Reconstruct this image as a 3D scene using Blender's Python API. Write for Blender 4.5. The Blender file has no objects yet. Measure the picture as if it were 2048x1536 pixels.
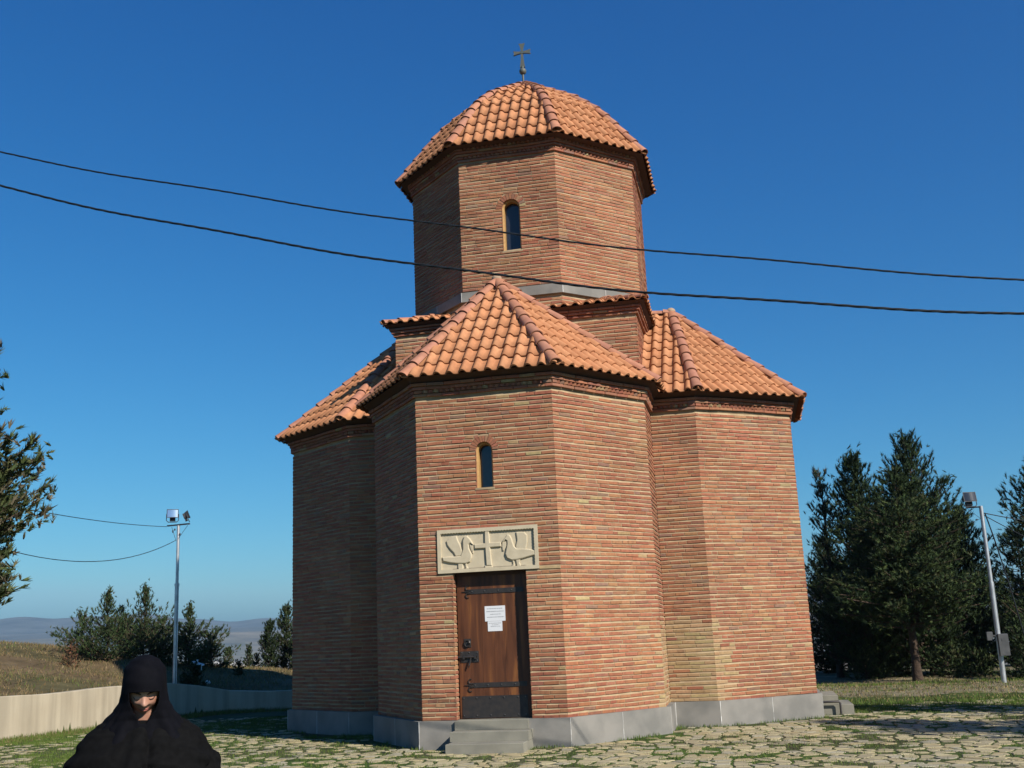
import bpy, bmesh, math, random
import numpy as np
from mathutils import Vector, Matrix
R = math.radians
scene = bpy.context.scene
COL = scene.collection
random.seed(7)

# ------------------------------------------------------------------ camera
CAM = Vector((3.72, -20.675, 1.488))
def cam_axes(yaw, pitch, roll):
    y, t, r = R(yaw), R(pitch), R(roll)
    fw = Vector((math.sin(y)*math.cos(t), math.cos(y)*math.cos(t), math.sin(t)))
    rt = Vector((math.cos(y), -math.sin(y), 0)); up = rt.cross(fw)
    return fw, rt*math.cos(r)+up*math.sin(r), up*math.cos(r)-rt*math.sin(r)
FW, RT, UP = cam_axes(-11.572, 12.898, -2.451)
cd = bpy.data.cameras.new('camera'); cam = bpy.data.objects.new('camera', cd); COL.objects.link(cam)
M = Matrix((RT, UP, -FW)).transposed().to_4x4(); M.translation = CAM
cam.matrix_world = M
cd.sensor_width = 36; cd.lens = 2214.6/2048*36; cd.clip_end = 30000; cd.clip_start = .05
scene.camera = cam
# ------------------------------------------------------------------ sky, sun, exposure
SUN_EL, SUN_AZ = 34.0, 126.9
w = bpy.data.worlds.new('World'); scene.world = w; w.use_nodes = True
nt = w.node_tree; bg = nt.nodes['Background']
sky = nt.nodes.new('ShaderNodeTexSky'); sky.sky_type = 'NISHITA'; sky.sun_disc = False
sky.sun_elevation = R(SUN_EL); sky.sun_rotation = R(SUN_AZ)
sky.altitude = 900; sky.air_density = 1.0; sky.dust_density = .35; sky.ozone_density = 4.0
# deep late-autumn blue: the sky's channels are graded (gain, power) before they light the scene
EXPO, SKY = .62, .075
sp = nt.nodes.new('ShaderNodeSeparateColor'); cb = nt.nodes.new('ShaderNodeCombineColor'); nt.links.new(sky.outputs[0], sp.inputs[0])
for ch, (gain, pw) in enumerate(((1.3, 1.85), (1.21, 1.17), (1.14, .81))):
    a = nt.nodes.new('ShaderNodeMath'); a.operation = 'MULTIPLY'; a.inputs[1].default_value = .0862; nt.links.new(sp.outputs[ch], a.inputs[0])
    b = nt.nodes.new('ShaderNodeMath'); b.operation = 'POWER'; b.inputs[1].default_value = pw; nt.links.new(a.outputs[0], b.inputs[0])
    c = nt.nodes.new('ShaderNodeMath'); c.operation = 'MULTIPLY'; c.inputs[1].default_value = gain/(SKY*2**EXPO); nt.links.new(b.outputs[0], c.inputs[0])
    d = nt.nodes.new('ShaderNodeMath'); d.operation = 'SMOOTH_MIN'; d.inputs[1].default_value = (.40, .78, 1.20)[ch]/(SKY*2**EXPO); d.inputs[2].default_value = .06/(SKY*2**EXPO)
    nt.links.new(c.outputs[0], d.inputs[0]); nt.links.new(d.outputs[0], cb.inputs[ch])
nt.links.new(cb.outputs[0], bg.inputs[0]); bg.inputs[1].default_value = SKY
sl = bpy.data.lights.new('sun', 'SUN'); sl.energy = 4.9; sl.angle = R(.5); sl.color = (1, .93, .82)
so = bpy.data.objects.new('sun', sl); COL.objects.link(so)
sd = Vector((math.sin(R(SUN_AZ))*math.cos(R(SUN_EL)), math.cos(R(SUN_AZ))*math.cos(R(SUN_EL)), math.sin(R(SUN_EL))))
so.rotation_euler = sd.to_track_quat('Z', 'Y').to_euler(); so.location = (30, -30, 40)
scene.view_settings.view_transform = 'Standard'; scene.view_settings.look = 'None'
scene.view_settings.exposure = EXPO; scene.view_settings.gamma = 1

# ------------------------------------------------------------------ materials
KA = .72          # overall reflectance of every surface, balanced against the exposure
def mat(name, col, rough=.85, noise=None, attr=False, bump=None, metal=0, spec=.3, trans=0):
    """col base; noise=(scale, colour2, detail[, contrast]); attr: base colour from face attribute 'tint'; bump=(scale,strength,dist)"""
    m = bpy.data.materials.new(name); m.use_nodes = True; n = m.node_tree.nodes; L = m.node_tree.links
    b = n['Principled BSDF']; b.inputs['Roughness'].default_value = rough; b.inputs['Metallic'].default_value = metal
    b.inputs['Specular IOR Level'].default_value = spec
    if not metal: col = tuple(v*KA for v in col)
    if noise: noise = (noise[0], noise[1] if (attr or metal) else tuple(v*KA for v in noise[1]))+tuple(noise[2:])
    b.inputs['Base Color'].default_value = (*col, 1)
    tc = n.new('ShaderNodeTexCoord'); src = None
    if attr:
        a = n.new('ShaderNodeAttribute'); a.attribute_name = 'tint'; ks = n.new('ShaderNodeVectorMath'); ks.operation = 'SCALE'; ks.inputs['Scale'].default_value = KA; L.new(a.outputs['Color'], ks.inputs[0]); src = ks.outputs[0]
    if noise:
        t = n.new('ShaderNodeTexNoise'); t.inputs['Scale'].default_value = noise[0]; t.inputs['Detail'].default_value = noise[2]
        L.new(tc.outputs['Object'], t.inputs['Vector'])
        r = n.new('ShaderNodeMapRange'); c = noise[3] if len(noise) > 3 else .2
        r.inputs[1].default_value = .5-c; r.inputs[2].default_value = .5+c; L.new(t.outputs['Fac'], r.inputs[0])
        mx = n.new('ShaderNodeMix'); mx.data_type = 'RGBA'
        L.new(r.outputs[0], mx.inputs[0]); mx.inputs[7].default_value = (*noise[1], 1)
        if attr:
            mx.blend_type = 'MULTIPLY'; L.new(src, mx.inputs[6])
        else: mx.inputs[6].default_value = (*col, 1)
        src = mx.outputs[2]
    if src: L.new(src, b.inputs['Base Color'])
    if bump:
        t = n.new('ShaderNodeTexNoise'); t.inputs['Scale'].default_value = bump[0]; t.inputs['Detail'].default_value = 5
        L.new(tc.outputs['Object'], t.inputs['Vector'])
        bp = n.new('ShaderNodeBump'); bp.inputs['Strength'].default_value = bump[1]; bp.inputs['Distance'].default_value = bump[2]
        L.new(t.outputs['Fac'], bp.inputs['Height']); L.new(bp.outputs[0], b.inputs['Normal'])
    return m
MT = {}
MT['brick'] = mat('brick', (.4, .18, .1), .9, (22, (.72, .74, .78), 6), True, (60, .5, .004))
MT['mortar'] = mat('mortar', (.54, .41, .25), .95, (5, (.36, .25, .15), 6), bump=(80, .6, .004))
MT['tile'] = mat('clay_tile', (.6, .3, .15), .8, (9, (.80, .76, .74), 5), True, (50, .25, .003))
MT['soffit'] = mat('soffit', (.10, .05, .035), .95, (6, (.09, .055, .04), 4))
MT['plinth'] = mat('grey_stone', (.305, .29, .265), .95, (2.2, (.215, .21, .195), 8, .12), bump=(45, .35, .003))
MT['step'] = mat('step_stone', (.31, .295, .24), .85, (3.5, (.24, .23, .19), 7, .16), bump=(45, .4, .003))
MT['white'] = mat('white_joint', (.72, .71, .68), .9)
MT['relief'] = mat('pale_limestone', (.66, .57, .41), .85, (9, (.56, .48, .34), 6), bump=(60, .3, .002))
MT['black_metal'] = mat('wrought_iron', (.035, .034, .036), .5, (14, (.06, .05, .045), 5), metal=.6, spec=.5)
MT['rivet'] = mat('iron_rivet', (.12, .115, .11), .35, metal=.8, spec=.5)
MT['patina'] = mat('patina_copper', (.075, .10, .10), .6, (14, (.12, .11, .09), 4), metal=.2)
MT['glass'] = mat('window_glass', (.03, .035, .05), .12, spec=.6)
MT['honey'] = mat('honey_wood', (.55, .33, .12), .7, (20, (.42, .23, .08), 4))
MT['concrete'] = mat('concrete', (.56, .49, .37), .9, (1.2, (.48, .41, .30), 8, .2), bump=(30, .3, .004))
MT['steel'] = mat('galvanised_steel', (.62, .63, .64), .38, (6, (.42, .43, .44), 5), metal=.75, spec=.5)
MT['dark'] = mat('dark_housing', (.045, .05, .06), .6)
MT['cable'] = mat('cable_rubber', (.012, .016, .022), .55)
MT['bark'] = mat('bark', (.10, .066, .045), .95, (12, (.04, .028, .022), 6), bump=(24, 1, .02))
MT['needles'] = mat('needles', (.05, .09, .03), .75, None, True, spec=.15)
MT['blade'] = mat('grass_blade', (.06, .12, .02), .8, None, True, spec=.1)
MT['stone'] = mat('paving_stone', (.5, .44, .31), .85, (5, (.80, .80, .80), 7), True, (35, .5, .006))
MT['habit'] = mat('black_cloth', (.0055, .0055, .006), .95, (40, (.009, .009, .0095), 3), bump=(160, .3, .002), spec=.04)
MT['veil'] = mat('black_veil', (.0035, .0038, .006), .85, (30, (.006, .006, .009), 3), spec=.06)
MT['skin'] = mat('skin', (.60, .34, .25), .55, (26, (.46, .22, .15), 4), spec=.35)
MT['lash'] = mat('brow_hair', (.03, .018, .013), .8)
MT['lip'] = mat('lip', (.42, .14, .11), .5)
MT['paper'] = mat('paper', (.80, .82, .86), .8)
MT['ink'] = mat('ink', (.30, .31, .34), .9)
MT['block'] = mat('pale_render', (.62, .6, .56), .9, (.02, (.5, .48, .46), 3))
MT['shade_glass'] = mat('far_window', (.2, .2, .22), .6)
MT['reflector'] = mat('reflector', (.85, .88, .88), .15, metal=.9, spec=.5)
MT['box'] = mat('meter_box', (.13, .135, .14), .6, (8, (.08, .085, .09), 4))

def wood_mat():
    m = mat('door_wood', (.17, .065, .028), .5, spec=.35); n = m.node_tree.nodes; L = m.node_tree.links; b = n['Principled BSDF']
    tc = n.new('ShaderNodeTexCoord'); mp = n.new('ShaderNodeMapping'); mp.inputs['Scale'].default_value = (9, 9, .9)
    L.new(tc.outputs['Object'], mp.inputs[0])
    t = n.new('ShaderNodeTexNoise'); t.inputs['Scale'].default_value = 1.3; t.inputs['Detail'].default_value = 9; t.inputs['Distortion'].default_value = .6
    L.new(mp.outputs[0], t.inputs['Vector'])
    cr = n.new('ShaderNodeValToRGB'); e = cr.color_ramp.elements
    e[0].position = .3; e[0].color = (0.049, 0.017, 0.007, 1); e[1].position = .75; e[1].color = (0.195, 0.075, 0.021, 1)
    x = e.new(.52); x.color = (0.094, 0.033, 0.013, 1)
    L.new(t.outputs['Fac'], cr.inputs[0]); L.new(cr.outputs[0], b.inputs['Base Color'])
    return m
MT['wood'] = wood_mat()

def ground_mat():
    m = bpy.data.materials.new('earth_and_grass'); m.use_nodes = True; n = m.node_tree.nodes; L = m.node_tree.links
    b = n['Principled BSDF']; b.inputs['Roughness'].default_value = .95; b.inputs['Specular IOR Level'].default_value = .1
    a = n.new('ShaderNodeAttribute'); a.attribute_name = 'tint'
    g = n.new('ShaderNodeNewGeometry')
    t = n.new('ShaderNodeTexNoise'); t.inputs['Scale'].default_value = 1.1; t.inputs['Detail'].default_value = 12; t.inputs['Roughness'].default_value = .7
    L.new(g.outputs['Position'], t.inputs['Vector'])
    r = n.new('ShaderNodeMapRange'); r.inputs[1].default_value = .3; r.inputs[2].default_value = .7; r.inputs[3].default_value = .55; r.inputs[4].default_value = 1.35
    L.new(t.outputs['Fac'], r.inputs[0])
    t2 = n.new('ShaderNodeTexNoise'); t2.inputs['Scale'].default_value = .006; t2.inputs['Detail'].default_value = 9; t2.inputs['Roughness'].default_value = .65
    L.new(g.outputs['Position'], t2.inputs['Vector'])
    r2 = n.new('ShaderNodeMapRange'); r2.inputs[1].default_value = .38; r2.inputs[2].default_value = .62; r2.inputs[3].default_value = .6; r2.inputs[4].default_value = 1.3
    L.new(t2.outputs['Fac'], r2.inputs[0])
    mu = n.new('ShaderNodeMath'); mu.operation = 'MULTIPLY'; L.new(r.outputs[0], mu.inputs[0]); L.new(r2.outputs[0], mu.inputs[1]); mk = n.new('ShaderNodeMath'); mk.operation = 'MULTIPLY'; mk.inputs[1].default_value = KA; L.new(mu.outputs[0], mk.inputs[0]); mu = mk
    vm = n.new('ShaderNodeVectorMath'); vm.operation = 'SCALE'; L.new(a.outputs['Color'], vm.inputs[0]); L.new(mu.outputs[0], vm.inputs['Scale'])
    L.new(vm.outputs[0], b.inputs['Base Color'])
    bp = n.new('ShaderNodeBump'); bp.inputs['Strength'].default_value = .8; bp.inputs['Distance'].default_value = .06
    t3 = n.new('ShaderNodeTexNoise'); t3.inputs['Scale'].default_value = 9; t3.inputs['Detail'].default_value = 6; L.new(g.outputs['Position'], t3.inputs['Vector'])
    L.new(t3.outputs['Fac'], bp.inputs['Height']); L.new(bp.outputs[0], b.inputs['Normal'])
    return m
MT['ground'] = ground_mat()

# ------------------------------------------------------------------ mesh builder
class MB:
    def __init__(s): s.v = []; s.f = []; s.m = []; s.c = []
    def face(s, pts, m=0, c=(1, 1, 1)):
        i = len(s.v); s.v.extend([tuple(p) for p in pts]); s.f.append(tuple(range(i, i+len(pts)))); s.m.append(m); s.c.append(c)
    def grid(s, rows, m=0, c=(1, 1, 1), close=False):
        i = len(s.v); n = len(rows[0])
        for r in rows: s.v.extend([tuple(p) for p in r])
        for a in range(len(rows)-1):
            for b in range(n if close else n-1):
                b2 = (b+1) % n
                s.f.append((i+a*n+b, i+a*n+b2, i+(a+1)*n+b2, i+(a+1)*n+b)); s.m.append(m); s.c.append(c)
    def box(s, o, ux, uy, uz, m=0, c=(1, 1, 1)):
        o, ux, uy, uz = map(Vector, (o, ux, uy, uz)); i = len(s.v)
        for k in range(8): s.v.append(tuple(o+ux*(k & 1)+uy*((k >> 1) & 1)+uz*(k >> 2)))
        for q in ((0, 2, 3, 1), (4, 5, 7, 6), (0, 1, 5, 4), (2, 6, 7, 3), (0, 4, 6, 2), (1, 3, 7, 5)):
            s.f.append(tuple(i+j for j in q)); s.m.append(m); s.c.append(c)
    def bar(s, a, b, w, h=None, m=0, c=(1, 1, 1)):     # axis-aligned box between two corners
        a = Vector(a); b = Vector(b); d = b-a
        s.box(a, (d.x, 0, 0), (0, d.y, 0), (0, 0, d.z), m, c)
    def tube(s, pts, r, n=8, m=0, c=(1, 1, 1), cap=True):
        pts = [Vector(p) for p in pts]; rs = r if isinstance(r, (list, tuple)) else [r]*len(pts); rows = []
        ref = None
        for k, p in enumerate(pts):
            t = (pts[min(k+1, len(pts)-1)]-pts[max(k-1, 0)]).normalized()
            if ref is None: ref = t.orthogonal().normalized()
            a = (ref-t*ref.dot(t)).normalized(); ref = a; b = t.cross(a)
            rows.append([p+(a*math.cos(q*2*math.pi/n)+b*math.sin(q*2*math.pi/n))*rs[k] for q in range(n)])
        s.grid(rows, m, c, True)
        if cap: s.face(rows[0][::-1], m, c); s.face(rows[-1], m, c)
    def sphere(s, ctr, r, m=0, c=(1, 1, 1), nu=10, nv=8):
        ctr = Vector(ctr); r = Vector(r) if hasattr(r, '__len__') else Vector((r, r, r)); rows = []
        for a in range(nv+1):
            t = math.pi*a/nv
            rows.append([ctr+Vector((r.x*math.sin(t)*math.cos(2*math.pi*b/nu), r.y*math.sin(t)*math.sin(2*math.pi*b/nu), r.z*math.cos(t))) for b in range(nu)])
        s.grid(rows, m, c, True)
    def build(s, name, mats, parent=None, smooth=False, loc=None):
        me = bpy.data.meshes.new(name)
        v = s.v
        if loc is not None:
            v = [(p[0]-loc[0], p[1]-loc[1], p[2]-loc[2]) for p in v]
        me.from_pydata(v, [], s.f)
        for k in (mats if isinstance(mats, (list, tuple)) else [mats]): me.materials.append(MT[k])
        me.polygons.foreach_set('material_index', s.m)
        if smooth: me.polygons.foreach_set('use_smooth', [True]*len(s.f))
        at = me.attributes.new('tint', 'FLOAT_COLOR', 'FACE')
        at.data.foreach_set('color', np.array([(*c, 1) for c in s.c], dtype=np.float32).ravel())
        me.update()
        o = bpy.data.objects.new(name, me); COL.objects.link(o)
        if loc is not None: o.location = loc
        if parent: o.parent = parent
        return o
def tag(o, label=None, cat=None, group=None, kind=None):
    for k, x in (('label', label), ('category', cat), ('group', group), ('kind', kind)):
        if x: o[k] = x
    return o
def empty(name, loc=(0, 0, 0)):
    o = bpy.data.objects.new(name, None); COL.objects.link(o); o.location = loc; o.empty_display_size = .3; return o
rnd = random.random
def U(a, b): return a+(b-a)*rnd()
def mixc(a, b, t): return tuple(a[i]*(1-t)+b[i]*t for i in range(3))
def lerp(a, b, t): return a+(b-a)*t
def sstep(a, b, x):
    t = min(1, max(0, (x-a)/(b-a))); return t*t*(3-2*t)

# ------------------------------------------------------------------ brickwork
CRS = .0637; BH = .0440
def wob(x, y, i):
    return .0040*math.sin(2.3*x+1.9*y+i*.9)+.0034*math.sin(5.1*x-3.7*y+i*2.3)+.0016*math.sin(11*x+9*y+i*4.1)
PAL = [((.425, .160, .090), 30), ((.455, .185, .095), 22), ((.375, .130, .078), 16), ((.475, .225, .118), 12), ((.40, .175, .112), 14),
       ((.30, .19, .145), 3), ((.33, .15, .10), 4), ((.47, .27, .15), 2)]
PW = [p[1] for p in PAL]
def brick_col(yellow=0):
    c = mixc(random.choices(PAL, PW)[0][0], (.42, .172, .10), .3)
    if yellow and rnd() < yellow: c = random.choice([(.50, .36, .19), (.46, .32, .17), (.52, .33, .18), (.46, .28, .15)])
    k = U(.86, 1.06); return (c[0]*k, c[1]*k*U(.93, 1.07), c[2]*k)
def patch(c, x, y, z):
    k = 1.05+.10*math.sin(x*1.7+y*1.1+z*1.9+2*math.sin(z*.7+x))+.07*math.sin(x*3.1-y*2.7+z*3.3+1.5*math.sin(y*2+z)); h = .06*math.sin(1.3*z+x*2.1+y*.9+1.2*math.sin(x*3))
    return (c[0]*k, c[1]*k*(.99+h), c[2]*k*(.93+h*.8))
def one_brick(mb, p, d, n, a, b, z0a, z0b, h, out, depth=.03, c=(1, 1, 1), m=0):
    """brick on the line p + d*s, from s=a to b; z0a,z0b bottoms at the two ends"""
    e = .0035; k = len(mb.v)
    ja = U(-.002, .002)
    def P(s, z, o): return (p[0]+d[0]*s+n[0]*o, p[1]+d[1]*s+n[1]*o, z)
    for (o, ee) in ((out+ja, e), (out+ja-e, 0), (out-depth, 0)):
        mb.v += [P(a+ee, z0a+ee, o), P(b-ee, z0b+ee, o), P(b-ee, z0b+h-ee, o), P(a+ee, z0a+h-ee, o)]
    F = [(0, 1, 2, 3)]
    for r in (0, 4):
        for q in range(4): F.append((r+(q+1) % 4, r+q, r+4+q, r+4+(q+1) % 4))
    for f in F: mb.f.append(tuple(k+j for j in f)); mb.m.append(m); mb.c.append(c)
def clip_int(segs, h0, h1):
    out = []
    for a, b in segs:
        if h1 <= a or h0 >= b: out.append((a, b)); continue
        if h0 > a: out.append((a, h0))
        if h1 < b: out.append((h1, b))
    return out
def lay(mb, p0, p1, z0, z1, holes=(), yellow=None, mean=.235, zref=0):
    """running-bond wall face from p0 to p1 (left to right seen from outside), bricks = mat 0, mortar = mat 1"""
    p = Vector(p0); d = Vector(p1)-p; Ln = d.length; d /= Ln; n = Vector((d.y, -d.x))
    i0 = int(math.ceil((z0-zref)/CRS-.01)); i1 = int(math.floor((z1-zref)/CRS+.01))
    for i in range(i0, i1):
        zb = zref+i*CRS; zm = zb+BH/2
        segs = [(0, Ln)]
        for h in holes:
            r = h(zm)
            if r: segs = clip_int(segs, *r)
        Z = lambda s: zb+wob(p.x+d.x*s, p.y+d.y*s, i)
        for a, b in segs:
            s = a; first = True
            while s < b-.004:
                Lb = U(mean*.72, mean*1.28) if rnd() < .8 else U(mean*.4, mean*.7)
                if first: Lb *= U(.45, 1); first = False
                e = s+Lb
                if b-e < .07: e = b
                je = U(.004, .011)
                y = yellow(p.x+d.x*s, p.y+d.y*s, zb) if yellow else 0
                hh = BH*U(.9, 1.06); dz = U(-.0025, .0025)
                tl = U(-.002, .002)
                one_brick(mb, p, d, n, s+(0 if s == a else je/2), e-(0 if e == b else je/2), Z(s)+dz+tl, Z(e)+dz-tl, hh, U(-.002, .003), .03, patch(brick_col(y), p.x+d.x*s, p.y+d.y*s, zb))
                s = e
            # vertical joints and bed joint: weathered strip, flush on the lower brick, recessed under the upper
            k = max(1, int((b-a)/.22)); up = []; lo = []; bt = []
            for q in range(k+1):
                s = a+(b-a)*q/k; x = p.x+d.x*s; y_ = p.y+d.y*s; z = Z(s)
                zt = zref+(i+1)*CRS+wob(x, y_, i+1)
                f = U(-.0045, .0005); g = U(-.020, -.013)
                bt.append((x+n.x*-.006, y_+n.y*-.006, z-.002)); 
                lo.append((x+n.x*f, y_+n.y*f, z+BH-.004)); up.append((x+n.x*g, y_+n.y*g, zt+.004))
            back = [(q[0], q[1], q[2]) for q in bt]; mid = [(q[0]-n.x*.0, q[1]-n.y*.0, q[2]+BH) for q in bt]
            mb.grid([back, mid], 1); mb.grid([lo, up], 1); mb.grid([mid, lo], 1)
def course(mb, poly, off, z0, z1, closed=True, mean=.25, smooth=0):
    """one projecting course of bricks round a polygon"""
    P = offset(poly, off, closed); N = len(P)
    for k in range(N if closed else N-1):
        a = Vector(P[k]); b = Vector(P[(k+1) % N]); d = b-a; L = d.length; d /= L; n = Vector((d.y, -d.x)); s = 0
        while s < L-.01:
            e = s+U(mean*.8, mean*1.2)
            if L-e < .09: e = L
            w0 = wob(a.x+d.x*s, a.y+d.y*s, 3); w1 = wob(a.x+d.x*e, a.y+d.y*e, 3)
            one_brick(mb, a, d, n, s+.003*(s > 0), e-.003*(e < L), z0+w0, z0+w1, z1-z0, U(-.006, .004), .10, brick_col(.04)); s = e
def sawtooth(mb, poly, off, z0, z1, closed=True):
    P = offset(poly, off, closed); N = len(P)
    for k in range(N if closed else N-1):
        a = Vector(P[k]); b = Vector(P[(k+1) % N]); d = b-a; L = d.length; d /= L; n = Vector((d.y, -d.x))
        q = .085; m = max(2, int((L-.16)/q)); s0 = (L-m*q)/2
        one_brick(mb, a, d, n, 0, s0, z0, z0, z1-z0, .03, .1, brick_col()); one_brick(mb, a, d, n, L-s0, L, z0, z0, z1-z0, .03, .1, brick_col())
        for j in range(m):
            s = s0+j*q; c = brick_col(.1); o = U(.035, .046)
            A = a+d*s; B = a+d*(s+q); T = a+d*(s+q*U(.44, .56))+n*o
            t = [(A.x, A.y), (T.x, T.y), (B.x, B.y)]
            for (u, v) in ((0, 1), (1, 2)): mb.face([(*t[u], z0), (*t[v], z0), (*t[v], z1), (*t[u], z1)], 0, c)
            mb.face([(*t[0], z1), (*t[1], z1), (*t[2], z1)], 0, c); mb.face([(*t[2], z0), (*t[1], z0), (*t[0], z0)], 0, c)
def offset(poly, off, closed=True):
    out = []; N = len(poly)
    for k in range(N):
        p = Vector(poly[k])
        if closed or 0 < k < N-1:
            a = Vector(poly[k-1]); b = Vector(poly[(k+1) % N])
            d1 = (p-a).normalized(); d2 = (b-p).normalized(); n1 = Vector((d1.y, -d1.x)); n2 = Vector((d2.y, -d2.x))
            m = (n1+n2); m = m/(m.length_squared)*2 if m.length else n1
            out.append(tuple(p+m*off))
        else:
            d = (Vector(poly[1])-p) if k == 0 else (p-Vector(poly[-2])); d.normalize()
            out.append(tuple(p+Vector((d.y, -d.x))*off))
    return out
def prism(mb, poly, z0, z1, m=0, c=(1, 1, 1), caps=True):
    N = len(poly)
    for k in range(N):
        a = poly[k]; b = poly[(k+1) % N]
        mb.face([(*a, z0), (*b, z0), (*b, z1), (*a, z1)], m, c)
    if caps: mb.face([(*a, z1) for a in poly], m, c)

# ------------------------------------------------------------------ church plan (metres, centre of the crossing at the origin)
FS, FE = 4.935, 4.63; HS = 1.048; RHO = 2.266; ES, EE = 1.644, 1.58; XO = .041; HC = 2.181; RD = 2.175
Z1, Z2, ZE = .385, 5.08, 5.36
TK = math.tan(math.pi/8)
S4 = [(XO-RHO, -(FS-ES)), (XO-HS, -FS), (XO+HS, -FS), (XO+RHO, -(FS-ES))]
def rot(ps, k):
    for _ in range(k): ps = [(-y, x) for x, y in ps]
    return ps
def apse_pts(k):
    if k == 0: return S4
    return rot([(-RHO, -(FE-EE)), (-1.056, -FE), (1.056, -FE), (RHO, -(FE-EE))], k)
APS = [apse_pts(k) for k in range(4)]       # 0 S, 1 E, 2 N, 3 W
CONC = [(XO+RHO, -RHO), (RHO, RHO), (-RHO, RHO), (XO-RHO, -RHO)]   # concave corners after S, E, N, W
OUT = []
for k in range(4): OUT += APS[k]+[CONC[k]]
church = empty('brick_church', (0, 0, 0))
tag(church, 'small domed red brick church with orange tiled roofs and a cross on top', 'church')
# plinth
mb = MB(); PO = offset(OUT, .07)
prism(mb, PO, -.3, Z1)
for k in range(len(PO)):
    a = Vector(PO[k]); b = Vector(PO[(k+1) % len(PO)]); d = b-a; L = d.length; d /= L; n = Vector((d.y, -d.x))
    m = max(1, round(L/1.15))
    for j in range(0, m):
        s = L*j/m
        if j == 0: s = .004
        pw = U(.005, .011)
        for q in range(5):
            z0 = Z1*q/5; z1 = Z1*(q+1)/5; w_ = pw*U(.4, 1.5)
            o = a+d*(s-w_/2)+n*.001
            mb.box((o.x, o.y, z0), (d.x*w_, d.y*w_, 0), (n.x*.003, n.y*.003, 0), (0, 0, z1-z0-.0005), 1)
mb.build('plinth', ['plinth', 'white'], church)
# holes in the south face (measured from its left end) and in the drum
SX0 = XO-HS
def rect_hole(x0, x1, z0, z1): return lambda z: (x0, x1) if z0 < z < z1 else None
def arch_hole(cx, hw, z0, zt, ring):
    zs = zt-hw
    def f(z):
        if z < z0 or z > zs+hw+ring: return None
        if z < zs: return (cx-hw, cx+hw)
        r = hw+ring; q = r*r-(z-zs)**2
        return (cx-math.sqrt(max(0, q)), cx+math.sqrt(max(0, q)))
    return f
DX0, DX1, DZ1 = -.498, .582, 2.436
W1 = (.030, .128, 3.64, 4.335); W2 = (.047, .168, 8.256, 9.255)     # centre x, half width, sill, crown
def yellow_e(x, y, z): return .9*sstep(1.75, 1.45, z)*sstep(3.35, 3.0, x) if (x > 2.2 and y < -1.9) else .012
names_ap = ['front', 'right', 'rear', 'left']
for k in range(4):
    mb = MB(); A = APS[k]; prev = CONC[k-1]; nxt = CONC[k]
    pts = [prev]+A+[nxt]
    for j in range(5):
        holes = ()
        if k == 0 and j == 2:
            holes = (rect_hole(DX0-SX0, DX1-SX0, 0, DZ1), rect_hole(-.716-SX0, .78-SX0, 2.43, 3.066), arch_hole(W1[0]-SX0, W1[1], W1[2], W1[3], .1))
        lay(mb, pts[j], pts[j+1], Z1, Z2, holes, yellow_e if k in (0, 1) else None, zref=Z1)
    if k == 0:   # door jambs, returns of brick
        lay(mb, (DX0, -FS), (DX0, -FS+.15), Z1, DZ1, zref=Z1, mean=.2)
        lay(mb, (DX1, -FS+.15), (DX1, -FS), Z1, DZ1, zref=Z1, mean=.2)
    # backing
    B = offset(pts, -.02, False)
    if k == 0:
        for j in (0, 1, 3, 4):
            mb.face([(*B[j], Z1), (*B[j+1], Z1), (*B[j+1], Z2), (*B[j], Z2)], 1)
        x0, x1, yb = B[2][0], B[3][0], -FS+.02
        def q(a, b, c, d): mb.face([(a, yb, c), (b, yb, c), (b, yb, d), (a, yb, d)], 1)
        q(x0, DX0, Z1, DZ1); q(DX1, x1, Z1, DZ1); q(x0, x1, DZ1, W1[2])
        q(x0, W1[0]-W1[1], W1[2], W1[3]); q(W1[0]+W1[1], x1, W1[2], W1[3]); q(x0, x1, W1[3], Z2)
    else:
        for j in range(5): mb.face([(*B[j], Z1), (*B[j+1], Z1), (*B[j+1], Z2), (*B[j], Z2)], 1)
    mb.build('apse_wall', ['brick', 'mortar'], church)
# cornice of the apses
mb = MB()
course(mb, OUT, .035, Z2+.004, Z2+.046); sawtooth(mb, OUT, .012, Z2+.056, Z2+.1)
course(mb, OUT, .055, Z2+.109, Z2+.150); course(mb, OUT, .085, Z2+.162, Z2+.205)
prism(mb, offset(OUT, -.01), Z2-.02, Z2+.3, 1); prism(mb, offset(OUT, .005), Z2+.09, Z2+.16, 1); prism(mb, offset(OUT, .03), Z2+.15, Z2+.23, 1)
mb.build('apse_cornice', ['brick', 'mortar'], church)
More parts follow.
